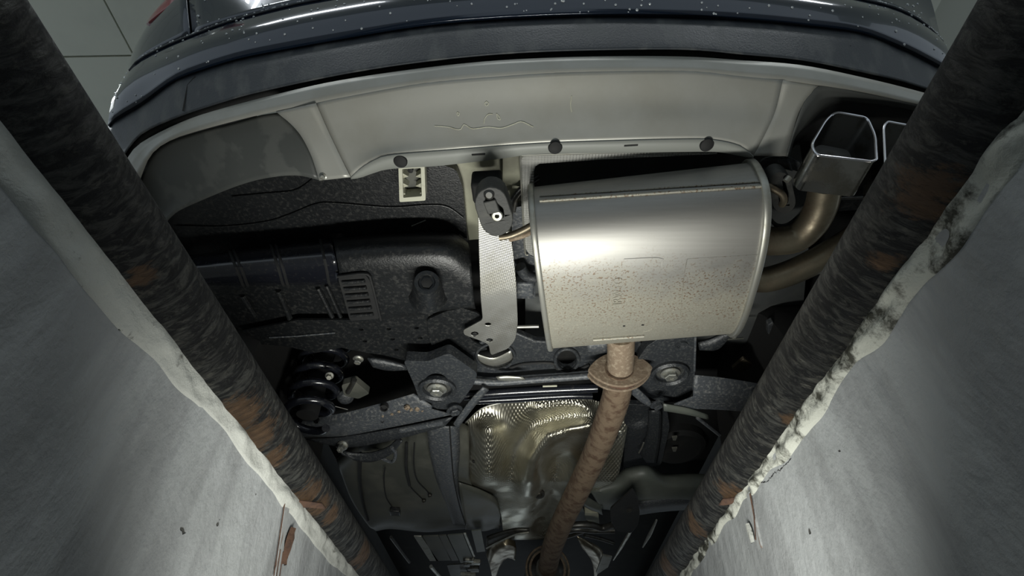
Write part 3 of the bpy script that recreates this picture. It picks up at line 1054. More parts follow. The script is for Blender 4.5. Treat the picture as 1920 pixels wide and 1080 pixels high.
# ------------------------------------------------------------------ exhaust pipes
px_ = [P(1164, 628, 0.815), P(1164, 655, 0.81), P(1163, 688, 0.805)]
tube('inlet_pipe', px_, 0.0345, 'light_rust', car, 28, 10, label='short pale rusty pipe into the muffler')
fp = [P(1161, 690, 0.805), P(1157, 735, 0.80), P(1146, 772, 0.80), P(1118, 845, 0.80), P(1088, 910, 0.80), P(1056, 975, 0.80), P(1036, 1025, 0.80), P(1027, 1064, 0.80)]
tube('front_pipe', fp, [0.038, 0.041, 0.041, 0.043, 0.044, 0.046, 0.047, 0.047], 'rust_pipe', car, 28, 50, label='long rusty brown exhaust pipe')
lathe('pipe_stub', P(1127, 855, 0.785), (1, 0.2, -0.2), [(0.012, -0.02), (0.014, 0.0), (0.012, 0.012), (0.007, 0.016), (0, 0.016)], 'rust', car, 12)


def oval(c, hw, hh, y, r0=0.045):
    pts = []
    for i in range(40):
        a = 2 * math.pi * i / 40
        x = hw * math.copysign(abs(math.cos(a)) ** 1.0, math.cos(a))
        z = hh * math.copysign(abs(math.sin(a)) ** 1.55, math.sin(a))
        pts.append(Vector((c.x + x, c.y + y - 0.055 * x, c.z + z)))
    return pts


fcn = P(1162, 695, 0.805)
for k, (dy, m_) in enumerate(((-0.010, 'light_rust'), (0.012, 'light_rust'))):
    v, f = platemesh(oval(fcn, 0.084, 0.054, dy), [], Vector((0, 0.008, 0)))
    build('pipe_flange', v, f, m_, car, bevel=0.0015, label='two-bolt oval pipe flange, pale rust')
lathe('gasket', fcn + Vector((0, 0.002, 0)), (0, 1, 0), [(0.05, -0.004), (0.055, 0.004), (0.05, 0.01)], 'rust', car)
for s in (-1, 1):
    hexbolt('flange_bolt', fcn + Vector((s * 0.066, 0.02 - 0.055 * s * 0.066, -0.002)), (0, 1, 0), 0.009, 0.018, 'rust', car)

# resonator at the end of the front pipe
rcn = P(1027, 1064, 0.80)
lathe('resonator', rcn, (-0.05, 1, -0.02), [(0.0, 0.0), (0.058, 0.0), (0.062, 0.004), (0.085, 0.02), (0.104, 0.015), (0.108, 0.022), (0.108, 0.6), (0, 0.6)], 'dark_steel', car, 36, label='round end of the next silencer')
lathe('resonator_ring', rcn + Vector((0, 0.018, 0)), (-0.05, 1, -0.02), [(0.100, 0), (0.104, -0.006), (0.110, -0.006), (0.113, 0), (0.112, 0.012)], 'light_rust', car, 36)

# tail pipes
tp1 = [P(1425, 450, 0.86), P(1455, 452, 0.86), P(1492, 446, 0.86), P(1522, 420, 0.865), P(1540, 385, 0.87), P(1548, 348, 0.875)]
tube('tail_pipe', tp1, 0.031, 'tail_pipe', car, 28, 30, label='bent brownish steel tail pipe behind the left tip')
tp2 = [P(1412, 524, 0.85), P(1440, 524, 0.85), P(1490, 508, 0.855), P(1550, 478, 0.86), P(1610, 440, 0.87), P(1660, 390, 0.88), P(1690, 345, 0.885)]
tube('tail_pipe', tp2, 0.029, 'tail_pipe', car, 28, 30, label='lower tail pipe running out to the hidden tip')


def tipmesh(name, opx, y0, slope, length, lift, label, shrink=1.0):
    """exhaust tip: the opening polygon (pixels) lies in a plane leaning back (y = y0 + slope*(z-.9)); extruded forward"""
    o_ = []
    for (x, y) in rnd(opx, 10, 4):
        d = ray(x, y)
        # y = y0 + slope*(z-.9)
        t = (y0 - slope * 0.9) / (d.y - slope * d.z)
        o_.append(d * t)
    n = len(o_)
    cen = sum(o_, Vector()) / n
    fw = Vector((-0.02, length, lift))
    b_ = [cen + (p - cen) * shrink + fw for p in o_]
    v, f = gridmesh([b_, [p.lerp(q, 0.5) for p, q in zip(b_, o_)], o_], True)
    t_ = build(name, v, f, 'chrome', car, angle=50, label=label)
    inn = [p.lerp(cen, 0.04) for p in o_]
    deep = [p + fw * 0.9 for p in inn]
    v, f = gridmesh([inn, deep], True)
    f.append(tuple(range(n, 2 * n)))
    build('tip_inside', v, f, 'dark_steel', t_, angle=50)
    v, f = tubemesh(o_ + [o_[0]], 0.0026, 8, 0, False)
    build('tip_lip', v, f, 'bright_edge', t_)
    return t_


tipmesh('exhaust_tip', [(1566, 210), (1626, 221), (1641, 255), (1643, 300), (1634, 303), (1530, 291), (1521, 272), (1548, 226)], 0.545, -0.25, 0.062, -0.022, 'chrome trapezoid exhaust tip, wholly in view')
tipmesh('exhaust_tip', [(1662, 228), (1760, 246), (1775, 300), (1776, 345), (1660, 332), (1656, 240)], 0.545, -0.25, 0.062, -0.022, 'chrome exhaust tip half hidden by the pit pipe')

# ------------------------------------------------------------------ rubber hangers
hx, hy = 926, 398


def capsule(x0, y0, x1, y1, r, n=10):
    a = math.atan2(y1 - y0, x1 - x0)
    out = []
    for k in range(n + 1):
        t = a + math.pi / 2 + math.pi * k / n
        out.append((x0 + r * math.cos(t), y0 + r * math.sin(t)))
    for k in range(n + 1):
        t = a - math.pi / 2 + math.pi * k / n
        out.append((x1 + r * math.cos(t), y1 + r * math.sin(t)))
    return out


hang = plate('rubber_hanger', capsule(921, 382, 931, 412, 31), 0.80, 0.035, 'rubber', car, holes=[list(reversed(rnd([(909, 372), (921, 362), (932, 382), (944, 392), (945, 408), (930, 416), (917, 403), (914, 385)], 5)))], bevel=0.004, label='rubber exhaust hanger at the left of the muffler')
plate('hanger_back', capsule(922, 384, 931, 410, 26), 0.832, 0.01, 'dull_black', hang)
lathe('sleeve', P(932, 405, 0.797), (0, -0.35, -1), [(0.011, -0.03), (0.011, 0.0), (0.009, 0.002), (0.0045, 0.002), (0.004, -0.006), (0, -0.006)], 'galvanised', hang)
lathe('stud', P(917, 365, 0.797), (0, -0.35, -1), [(0.010, -0.03), (0.010, 0.0), (0.006, 0.004), (0, 0.004)], 'dark_steel', hang)
box('hanger_clamp', P(922, 383, 0.805), (0.024, 0.030, 0.02), 'rubber', hang, rz=-0.25)
bx_ = box('hanger_bracket', P(914, 350, 0.90), (0.062, 0.05, 0.05), 'dull_black', car, rz=-0.05, bevel=0.006)
tube('hanger_rod', [P(936, 445, 0.815), P(955, 442, 0.815), P(978, 433, 0.815), P(1004, 419, 0.815)], 0.0072, 'tail_pipe', car, 12, 16, label='bent rusty hanger rod')
tube('hanger_rod', [P(955, 449, 0.82), P(978, 443, 0.82), P(1003, 432, 0.82)], 0.0055, 'light_rust', car, 12, 10)
# right hanger
hang2 = plate('rubber_hanger', capsule(1463, 345, 1470, 378, 22), 0.865, 0.03, 'rubber', car, holes=[list(reversed(capsule(1466, 348, 1470, 376, 9, 6)))], bevel=0.004, label='rubber exhaust hanger right of the muffler')
tube('hanger_rod', [P(1436, 345, 0.87), P(1452, 355, 0.86), P(1466, 364, 0.855), P(1470, 376, 0.855), P(1466, 384, 0.86)], 0.007, 'tail_pipe', car, 12, 16, label='bent hanger rod hooked into the rubber')
tube('hanger_rod', [P(1480, 332, 0.86), P(1473, 340, 0.855)], 0.006, 'galvanised', car, 12)
v, f = sheet([R([(1440, 405), (1455, 418), (1475, 418), (1495, 402), (1505, 385)], 0.90), R([(1440, 412), (1457, 428), (1480, 428), (1500, 408), (1512, 388)], 0.895)], 20, 2)
build('hanger_bracket', v, f, 'rubber', car, solid=0.004)
v, f = sheet([R([(1415, 322), (1425, 300), (1450, 292), (1478, 296)], 0.93), R([(1425, 335), (1440, 318), (1460, 312), (1485, 318)], 0.93)], 12, 2)
build('bracket_ear', v, f, 'chassis_paint', car, solid=0.006)
plate('body_tab', [(1474, 292), (1500, 305), (1497, 322), (1478, 316)], 0.93, 0.004, 'chassis_dusty', car)
plate('rear_carrier', [(1560, 372), (1640, 368), (1640, 392), (1560, 398)], 0.92, 0.03, 'black_plastic', car, bevel=0.004)
tube('carrier_edge', R([(1562, 372), (1640, 370)], 0.917), 0.003, 'dark_steel', car, 8)

# ------------------------------------------------------------------ long heat shield strip beside the muffler
zs = lambda x, y: 0.855 - 0.03 * (y - 400) / 260.0
strip = plate('heat_shield_strip', rnd([(896, 400), (957, 436), (962, 470), (968, 530), (971, 605), (967, 636), (953, 654), (920, 667), (916, 646), (898, 638), (870, 628), (868, 620), (905, 600), (901, 560), (898, 480)], 6, 3), zs, 0.004, 'dimpled_strip', car,
              holes=[list(reversed(circ(915, 608, 6, 2.8, 12))), list(reversed(circ(918, 638, 6, 3.2, 12))), list(reversed(circ(890, 626, 7, 4, 12)))], bevel=0.001, label='dimpled silver heat shield strip with arrow-shaped foot')
hexbolt('rivet', P(890, 626, 0.826), (0, 0, -1), 0.004, 0.006, 'dull_black', strip)
v, f = sheet([R([(893, 664), (925, 672), (958, 658)], 0.855), R([(893, 676), (925, 684), (962, 672)], 0.862), R([(896, 686), (925, 690), (960, 682)], 0.885)], 12, 3, True)
build('shield_tab', v, f, 'galvanised', car, solid=0.003)
tube('cross_rod', [P(962, 613, 0.86), P(1010, 612, 0.86)], 0.0045, 'galvanised', car, 10)
box('hose_bracket', P(984, 537, 0.90), (0.045, 0.05, 0.03), 'chassis_dusty', car, bevel=0.005)
plate('side_rail', rnd([(958, 390), (990, 385), (1004, 500), (1004, 560), (965, 560)], 6), 0.93, 0.02, 'chassis_dusty', car, bevel=0.004)
tube('hose', [P(975, 500, 0.9), P(985, 515, 0.9), P(1003, 522, 0.9)], 0.014, 'chassis_paint', car, 12, 10)

# ------------------------------------------------------------------ black plastic tank on the left
lid = plate('splash_cover', rnd([(290, 395), (420, 350), (560, 322), (690, 310), (820, 306), (856, 318), (868, 352), (876, 440), (880, 480), (560, 500), (310, 520)], 10), 0.965, 0.02, 'black_plastic', car, bevel=0.006, label='black plastic splash cover with a thin rim')
tube('cover_rim', R([(330, 424), (420, 425), (500, 416), (545, 402), (590, 384), (625, 381), (730, 389), (800, 385), (838, 388), (868, 408)], 0.962), 0.0022, 'black_plastic', lid, 8, 70)
tube('cover_scratch', R([(772, 424), (798, 413)], 0.964), 0.0014, 'bolt_steel', lid, 6)
tube('cover_rim', R([(435, 369), (500, 363), (550, 358), (575, 345), (590, 332)], 0.962), 0.0018, 'black_plastic', lid, 8, 30)

# rounded body of the canister: left ribbed half
tl = [R([(330, 482), (420, 470), (520, 458), (622, 447)], 0.945), R([(335, 488), (420, 478), (520, 468), (624, 458)], 0.90), R([(342, 503), (430, 496), (530, 488), (628, 480)], 0.862), R([(350, 519), (436, 514), (536, 507), (632, 500)], 0.852), R([(356, 531), (440, 530), (540, 528), (636, 526)], 0.860), R([(360, 537), (444, 537), (544, 536), (640, 536)], 0.90)]
v, f = sheet(tl, 40, 5, True)
can = build('canister', v, f, 'gloss_plastic', car, solid=0.004, angle=60, label='ribbed black canister with glossy crest')
for i, t in enumerate((0.355, 0.385, 0.62, 0.65, 0.93)):
    pts = [cr(r, 101)[int(t * 100)] + Vector((0, 0, -0.001)) for r in tl]
    tube('groove', pts, 0.0035, 'dull_black', can, 6, 16)
# shelf in front of the ribs, with slanting ribs
sh = plate('canister_shelf', [(330, 530), (640, 528), (672, 612), (470, 625), (400, 600)], 0.89, 0.012, 'black_plastic', can)
for (x0, y0, x1, y1, r) in ((455, 555, 478, 592, .006), (522, 545, 550, 612, .007), (596, 540, 626, 600, .006), (612, 535, 640, 598, .005)):
    tube('rib', [P(x0, y0, 0.885), P(x1, y1, 0.875)], r, 'black_plastic', can, 8)
# right, deeper half
tr = [R([(624, 447), (740, 437), (846, 436), (878, 456)], 0.945), R([(626, 456), (740, 447), (842, 448), (882, 470)], 0.90), R([(630, 478), (740, 470), (836, 472), (884, 500)], 0.862), R([(634, 500), (740, 494), (834, 498), (886, 530)], 0.848), R([(640, 530), (740, 525), (838, 530), (888, 556)], 0.845), R([(655, 590), (740, 585), (838, 575), (890, 572)], 0.845), R([(662, 602), (740, 600), (838, 584), (892, 580)], 0.875)]
v, f = sheet(tr, 40, 5, True)
can2 = build('canister_end', v, f, 'black_plastic', can, solid=0.004, angle=60, label='rounded dusty end of the canister')
b0, b1 = P(803, 553, 0.846), P(800, 529, 0.808)
bh = (b1 - b0).length
lathe('bolt_boss', b0, b1 - b0, [(0.046, -0.004), (0.041, 0.004), (0.034, bh * 0.35), (0.031, bh * 0.85), (0.027, bh), (0.019, bh), (0.017, bh - 0.006), (0, bh - 0.007)], 'black_plastic', can, 28)
lathe('boss_bolt', b0, b1 - b0, [(0.013, bh - 0.008), (0.013, bh - 0.003), (0.004, bh - 0.002), (0, bh - 0.002)], 'dull_black', can, 6)
gr = plate('vent_grille', rnd([(633, 520), (686, 516), (694, 528), (712, 598), (656, 602)], 6), 0.840, 0.006, 'dull_black', can, bevel=0.001)
for k in range(6):
    t = k / 5
    y = 529 + 62 * t
    tube('grille_bar', [P(642 + 16 * t, y + 1, 0.836), P(684 + 16 * t, y - 2, 0.836)], 0.0042, 'black_plastic', can, 8)
tube('grille_rim', [P(x, y, 0.838) for x, y in ((632, 519), (686, 514), (696, 528), (714, 600))], 0.003, 'dull_black', can, 8, 24)

# perforated bracket plate and rough flap
hs = [list(reversed(circ(x, y, 4.5, 2.3, 10))) for x, y in ((677, 618), (729, 617), (781, 615), (684, 640), (736, 636), (788, 634), (743, 656), (793, 652))]
plate('perforated_plate', [(455, 622), (560, 600), (660, 600), (810, 588), (835, 605), (846, 640), (838, 672), (800, 684), (718, 676), (690, 662), (640, 652), (590, 662), (540, 650), (480, 645)], 0.865, 0.006, 'black_plastic', car, holes=hs, label='black perforated bracket plate')
tube('plate_fold', R([(505, 633), (560, 630), (628, 624)], 0.862), 0.0022, 'chassis_dusty', car, 8)
plate('rough_flap', rnd([(800, 600), (836, 584), (866, 578), (898, 588), (906, 606), (874, 622), (886, 640), (916, 655), (880, 662), (836, 684), (822, 676), (806, 640)], 6), 0.855, 0.006, 'black_plastic', car, bevel=0.001, label='rough black rubber flap')
# ------------------------------------------------------------------ spring and left suspension
sb = P(572, 772, 0.76)
path = []
for i in range(151):
    t = i / 150
    a = 2 * math.pi * 5.6 * t + 0.5
    r = 0.066 * (1 - 0.12 * (1 - t))
    path.append(Vector((sb.x + r * math.cos(a), sb.y + 0.02 + r * math.sin(a), 0.735 + 0.32 * t)))
tube('coil_spring', path, 0.0115, 'gloss_plastic', car, 12, label='glossy black coil spring')
lathe('damper', Vector((sb.x, sb.y + 0.02, 0.76)), (0, 0, 1), [(0.03, 0), (0.03, 0.28), (0, 0.28)], 'dull_black', car)
hexbolt('stop_bolt', P(618, 704, 0.84), (0.2, -0.5, -1), 0.008, 0.014, 'galvanised', car)
br_ = plate('link_bracket', rnd([(640, 722), (665, 715), (693, 738), (672, 748), (645, 742)], 4), 0.83, 0.02, 'tank_plastic', car, bevel=0.003)
tube('stud_bolt', [P(652, 736, 0.826), P(665, 712, 0.83)], 0.007, 'dark_steel', br_, 10)
lathe('link_joint', P(648, 745, 0.84), (0.3, -0.5, -1), [(0.022, -0.02), (0.024, 0), (0.018, 0.008), (0.01, 0.01), (0, 0.01)], 'chassis_paint', car)
hexbolt('plate_bolt', P(672, 672, 0.855), (0, 0, -1), 0.010, 0.016, 'bolt_steel', car)
v, f = sheet([R([(690, 668), (720, 672), (760, 682)], 0.85), R([(700, 684), (728, 690), (764, 690)], 0.845)], 10, 2)
build('mount_ear', v, f, 'chassis_paint', car, solid=0.01)
tube('brake_wire', R([(575, 745), (610, 757), (652, 768)], 0.80), 0.0015, 'dark_steel', car, 6)

# ------------------------------------------------------------------ subframe
brk = plate('subframe_mount', rnd([(756, 676), (800, 678), (842, 662), (896, 700), (888, 722), (862, 758), (846, 768), (792, 766), (776, 720)], 8), 0.80, 0.03, 'chassis_paint', car, holes=[list(reversed(circ(818, 727, 27, 27, 20)))], bevel=0.006, label='black subframe mount with a big bolt, left')


def bushing(cx, cy, z, parent):
    c = P(cx, cy, z)
    lathe('bush_ring', c, (0, 0, -1), [(0.050, -0.01), (0.052, 0.004), (0.046, 0.010), (0.040, 0.004), (0.038, -0.02)], 'chassis_paint', parent, 32)
    lathe('bush_rubber', c, (0, 0, -1), [(0.040, -0.03), (0.038, -0.006), (0.028, -0.002), (0, -0.002)], 'rubber', parent, 28)
    hexbolt('mount_bolt', c + Vector((0, -0.003, -0.001)), (0, 0, -1), 0.0185, 0.018, 'bolt_steel', parent)


bushing(820, 729, 0.795, brk)
brk2 = plate('subframe_mount', rnd([(1186, 690), (1212, 650), (1240, 632), (1306, 626), (1303, 700), (1300, 735), (1284, 756), (1232, 752), (1200, 736)], 8), 0.832, 0.03, 'chassis_paint', car, holes=[list(reversed(circ(1278, 648, 5, 4, 12)))], bevel=0.006, label='black subframe mount with a big bolt, right')
bushing(1256, 700, 0.827, brk2)
lathe('mount_hole', P(1278, 648, 0.830), (0, 0, -1), [(0.017, -0.004), (0.016, 0.002), (0.012, 0.001), (0.008, -0.006), (0, -0.008)], 'chassis_paint', brk2)
tube('mount_edge', R([(1304, 627), (1302, 700), (1299, 735)], 0.831), 0.003, 'chassis_dusty', brk2, 8)


def arm(name, up, ridge, low, z, label):
    v, f = sheet([R(up, z + 0.04), R(up, z + 0.012), R(ridge, z - 0.012), R(shift(ridge, 0, 6), z - 0.012), R(low, z), R(low, z + 0.04)], 30, 2)
    return build(name, v, f, 'chassis_dusty', car, solid=0.004, angle=25, label=label)


al = arm('control_arm', [(480, 806), (560, 787), (640, 775), (700, 760), (776, 738)], [(490, 818), (565, 803), (650, 790), (720, 778), (810, 762)], [(500, 830), (572, 819), (640, 818), (740, 800), (846, 778)], 0.80, 'dusty black suspension arm, left')
for x, y, r in ((720, 765, 7), (593, 790, 4), (717, 789, 3), (561, 791, 4), (573, 804, 3)):
    lathe('arm_hole', P(x, y, 0.793), (0, -0.4, -1), [(rad(r, P(x, y, .793)) * 1.15, -0.008), (rad(r, P(x, y, .793)) * 1.1, 0.003), (rad(r, P(x, y, .793)) * 0.9, 0.003), (rad(r, P(x, y, .793)) * 0.8, -0.006), (0, -0.006)], 'dull_black', al, 14)
rd = random.Random(5)
for (x, y, r) in ((763, 765, 5), (771, 768, 3.5), (782, 767, 5), (792, 769, 3), (735, 776, 3), (718, 780, 2.5), (748, 772, 2.5)):
    c = P(x, y, 0.7885)
    q = rad(r, c)
    v, f = lathemesh(c, (0.1, -0.35, -1), [(q * 1.1, -0.004), (q, 0.001), (q * 0.7, 0.004), (q * 0.2, 0.005), (0, 0.005)], 9)
    v = [p + Vector((rd.uniform(-1, 1), rd.uniform(-1, 1), rd.uniform(-.5, .5))) * q * 0.3 for p in v]
    build('dirt_lump', v, f, 'light_rust', al)
tube('ridge_highlight', [P(x, y, 0.7875) for x, y in ((566, 806), (650, 793), (720, 781), (808, 765))], 0.0028, 'chassis_dusty', al, 6, 20)  # added tube standing for the highlight along the arm's ridge
tube('ridge_highlight', [P(x, y, 0.7875) for x, y in ((1302, 741), (1360, 743), (1440, 751))], 0.0028, 'chassis_dusty', al, 6, 20)  # same added highlight tube for the right arm
v, f = sheet([R([(575, 822), (640, 818), (740, 802), (850, 780)], 0.81), R([(610, 832), (660, 836), (740, 822), (834, 798)], 0.80)], 24, 2)
build('arm_web', v, f, 'chassis_paint', car, solid=0.006)
tube('arm_strut', R([(752, 806), (800, 797), (832, 791)], 0.805), 0.010, 'chassis_dusty', car, 10)
v, f = sheet([R([(628, 838), (650, 846), (690, 848), (725, 838), (748, 820)], 0.815), R([(640, 852), (665, 862), (700, 864), (735, 850), (756, 826)], 0.80)], 20, 3)
build('spring_cup', v, f, 'chassis_paint', car, solid=0.006)
hexbolt('arm_bolt', P(643, 834, 0.795), (0, -0.6, -1), 0.012, 0.03, 'bolt_steel', car)
v, f = tubemesh(R([(715, 858), (735, 866), (742, 850), (734, 838)], 0.80), 0.006, 8, 16)
build('hook', v, f, 'chassis_dusty', car)
ar = arm('control_arm', [(1302, 703), (1360, 709), (1440, 722), (1520, 735)], [(1300, 738), (1360, 740), (1440, 748), (1520, 758)], [(1246, 766), (1340, 768), (1440, 776), (1520, 786)], 0.80, 'dusty black suspension arm, right')
for x, y, r in ((1352, 726, 4), (1412, 731, 3)):
    lathe('arm_hole', P(x, y, 0.80), (0, -0.4, -1), [(rad(r, P(x, y, .8)) * 1.1, -0.008), (rad(r, P(x, y, .8)), 0.002), (0, -0.004)], 'dull_black', ar, 12)
v, f = sheet([R([(1243, 755), (1290, 764), (1326, 776)], 0.795), R([(1244, 768), (1290, 776), (1328, 785)], 0.79)], 12, 2)
build('arm_edge', v, f, 'green_grey', car, solid=0.005)
tube('rod_end', R([(1308, 783), (1330, 800), (1349, 815)], 0.79), 0.006, 'chassis_dusty', car, 10)

# cross member: upper plate with two holes, flange, tubes
cross = plate('cross_member', [(842, 662), (880, 650), (962, 622), (1004, 640), (1112, 648), (1200, 640), (1212, 660), (1190, 700), (1110, 704), (900, 712)], 0.86, 0.02, 'chassis_paint', car, holes=[list(reversed(circ(929, 668, 34, 22, 24))), list(reversed(circ(1063, 675, 18, 17, 20)))], bevel=0.004, label='black subframe cross member')
v, f = tubemesh(R(circ(929, 668, 36, 24, 30) + [circ(929, 668, 36, 24, 30)[0]], 0.856), 0.004, 8, 0, False)
build('hole_rim', v, f, 'chassis_paint', cross)
v, f = tubemesh(R(circ(1063, 675, 22, 21, 24) + [circ(1063, 675, 22, 21, 24)[0]], 0.856), 0.005, 8, 0, False)
build('hole_rim', v, f, 'chassis_paint', cross)
tube('cross_bead', R([(955, 690), (985, 682), (1035, 681), (1046, 692), (1080, 694), (1105, 684)], 0.855), 0.004, 'dull_black', cross, 8, 40)
tube('cross_flange', R([(888, 714), (930, 717), (1000, 712), (1060, 708), (1112, 704)], 0.825), 0.010, 'chassis_dusty', cross, 12, 20)
tube('cross_tube', R([(870, 742), (940, 736), (1030, 731), (1120, 727)], 0.84), 0.014, 'gloss_plastic', cross, 14, 20)
tube('cross_tube', R([(880, 752), (960, 748), (1060, 742), (1110, 742)], 0.88), 0.012, 'gloss_plastic', cross, 14, 20)
v, f = sheet([R([(930, 706), (950, 704), (980, 706)], 0.818), R([(935, 712), (955, 713), (985, 711)], 0.815)], 8, 2)
build('sealant', v, f, 'galvanised', cross, solid=0.003)
box('yellow_tag', P(1031, 724, 0.826), (0.04, 0.006, 0.002), 'cream_plastic', cross, rz=-0.04, bevel=0)
# gusset struts either side of the shield
v, f = sheet([R([(905, 724), (880, 750), (850, 792)], 0.80), R([(916, 728), (895, 752), (858, 800)], 0.805)], 12, 2)
build('gusset', v, f, 'chassis_dusty', car, solid=0.006)
v, f = sheet([R([(1190, 724), (1215, 748), (1225, 762)], 0.80), R([(1180, 736), (1205, 756), (1230, 768), ], 0.805)], 12, 2)
build('gusset', v, f, 'chassis_dusty', car, solid=0.006)
hexbolt('gusset_bolt', P(852, 768, 0.785), (0.3, 0, -1), 0.016, 0.014, 'chassis_paint', car)
hexbolt('gusset_bolt', P(1231, 757, 0.785), (0.3, 0, -1), 0.014, 0.014, 'chassis_paint', car)
v, f = sheet([R([(1100, 646), (1120, 640), (1142, 640)], 0.845), R([(1104, 660), (1122, 662), (1142, 658)], 0.84)], 8, 2)
build('hanger_tab', v, f, 'chassis_dusty', car, solid=0.004)

# small parts in the dark on the right
v, f = sheet([R([(1308, 640), (1330, 634), (1358, 622)], 0.88), R([(1310, 654), (1345, 652), (1372, 626)], 0.87)], 10, 2)
build('cable_guide', v, f, 'chassis_paint', car, solid=0.008)
hexbolt('guide_bolt', P(1374, 627, 0.87), (0, -0.3, -1), 0.007, 0.012, 'bolt_steel', car)
tube('cable', R([(1312, 640), (1350, 637), (1394, 634)], 0.89), 0.003, 'tank_plastic', car, 8)
plate('clip_block', [(1440, 610), (1450, 604), (1460, 628), (1448, 637), (1440, 626)], 0.92, 0.02, 'chassis_dusty', car, bevel=0.003)
plate('lug', rnd([(1372, 692), (1395, 672), (1412, 684), (1392, 699)], 4), 0.90, 0.01, 'tail_pipe', car, bevel=0.002)

# channel and pressed panel right of the tunnel shield
chn = plate('floor_channel', rnd([(1176, 758), (1250, 762), (1256, 800), (1240, 872), (1168, 884)], 6), 0.965, 0.02, 'chassis_paint', car, bevel=0.004, label='dark pressed floor channel right of the shield')
v, f = sheet([R([(1216, 770), (1212, 815), (1199, 850)], 0.945), R([(1222, 770), (1222, 820), (1212, 868)], 0.935), R([(1236, 770), (1234, 820), (1226, 868)], 0.935), R([(1242, 770), (1240, 820), (1232, 868)], 0.95)], 16, 2)
build('channel_rib', v, f, 'chassis_paint', chn, solid=0.003)
tube('channel_edge', R([(1207, 830), (1203, 840), (1198, 849)], 0.93), 0.003, 'galvanised', chn, 8)
lathe('channel_dimple', P(1195, 785, 0.962), (0, -0.3, -1), [(0.05, -0.004), (0.046, 0.006), (0.03, 0.004), (0.02, -0.004), (0, -0.006)], 'chassis_paint', chn, 24)
lathe('spring_tower', P(1272, 835, 1.0), (0, -0.2, -1), [(0.11, -0.02), (0.105, 0.01), (0.085, 0.02), (0.06, 0.012), (0, 0.01)], 'dull_black', car, 28)
for x, y in ((1264, 823), (1264, 844)):
    plate('spring_clip', [(x - 4, y - 3), (x + 6, y - 4), (x + 3, y + 3), (x - 2, y + 3)], 0.97, 0.006, 'galvanised', car)

# ------------------------------------------------------------------ dimpled heat shield in the tunnel
def pdist(x, y, poly):
    best = 1e9
    for (x0, y0), (x1, y1) in zip(poly, poly[1:]):
        dx, dy = x1 - x0, y1 - y0
        t = max(0, min(1, ((x - x0) * dx + (y - y0) * dy) / (dx * dx + dy * dy)))
        best = min(best, math.hypot(x - x0 - dx * t, y - y0 - dy * t))
    return best


def shield_z(x, y):
    z = 1.0 - 0.15 * max(0.0, min(1.0, (y - 743) / 160.0)) + 0.0
    z -= 0.045 * math.exp(-(pdist(x, y, [(915, 812), (917, 888)]) / 27) ** 2)
    z -= 0.042 * math.exp(-(pdist(x, y, [(990, 930), (1000, 865), (1030, 820), (1070, 805), (1110, 800)]) / 22) ** 2)
    z -= 0.018 * math.exp(-(pdist(x, y, [(1010, 765), (1060, 757), (1100, 765)]) / 15) ** 2)
    z += 0.012 * math.exp(-(pdist(x, y, [(955, 900), (965, 840), (1000, 792), (1080, 780)]) / 16) ** 2)
    z += 0.04 * math.exp(-(pdist(x, y, [(1045, 870), (1020, 980)]) / 24) ** 2)
    z += 0.02 * (y > 905) * min(1, (y - 905) / 40)
    return z


L_ = [(743, 1000, 1085), (748, 978, 1108), (757, 930, 1135), (766, 902, 1172), (785, 880, 1178), (803, 866, 1176), (850, 862, 1168), (890, 864, 1160), (906, 868, 1150), (918, 895, 1120), (934, 928, 1090), (965, 938, 1070), (1000, 944, 1050), (1012, 950, 1045)]
rows = []
for i in range(70):
    y = 743 + (1012 - 743) * i / 69
    k = max(j for j in range(len(L_) - 1) if L_[j][0] <= y + 1e-6)
    t = (y - L_[k][0]) / (L_[k + 1][0] - L_[k][0])
    l, r = L_[k][1] + (L_[k + 1][1] - L_[k][1]) * t, L_[k][2] + (L_[k + 1][2] - L_[k][2]) * t
    rows.append([P(l + (r - l) * j / 70, y, shield_z(l + (r - l) * j / 70, y)) for j in range(71)])
v, f = gridmesh(rows)
hsd = build('tunnel_heat_shield', v, f, 'dimpled_alu', car, solid=0.002, angle=80, label='embossed bright aluminium heat shield in the tunnel')
lathe('shield_clip', P(1011, 926, shield_z(1011, 926)), (0, -0.5, -1), [(0.022, -0.004), (0.022, 0.004), (0.013, 0.006), (0.012, 0.002), (0.006, 0.008), (0, 0.008)], 'dark_steel', hsd, 16)
lathe('shield_hole', P(889, 865, shield_z(889, 865)), (0, -0.3, -1), [(0.007, -0.004), (0.007, 0.003), (0, 0.003)], 'dull_black', hsd, 10)
tube('shield_edge', [P(x, y, shield_z(x, y)) for x, y in ((864, 850), (866, 804), (881, 785), (903, 766), (932, 757), (978, 749), (1000, 744), (1050, 743), (1085, 744), (1110, 750))], 0.003, 'galvanised', hsd, 8, 40)
plate('shield_slot', [(1138, 797), (1158, 790), (1158, 822), (1140, 824)], lambda x, y: shield_z(x, y) - 0.006, 0.003, 'dull_black', hsd)
hexbolt('slot_bolt', P(1163, 811, shield_z(1163, 811)), (0, -0.3, -1), 0.008, 0.012, 'bolt_steel', hsd)

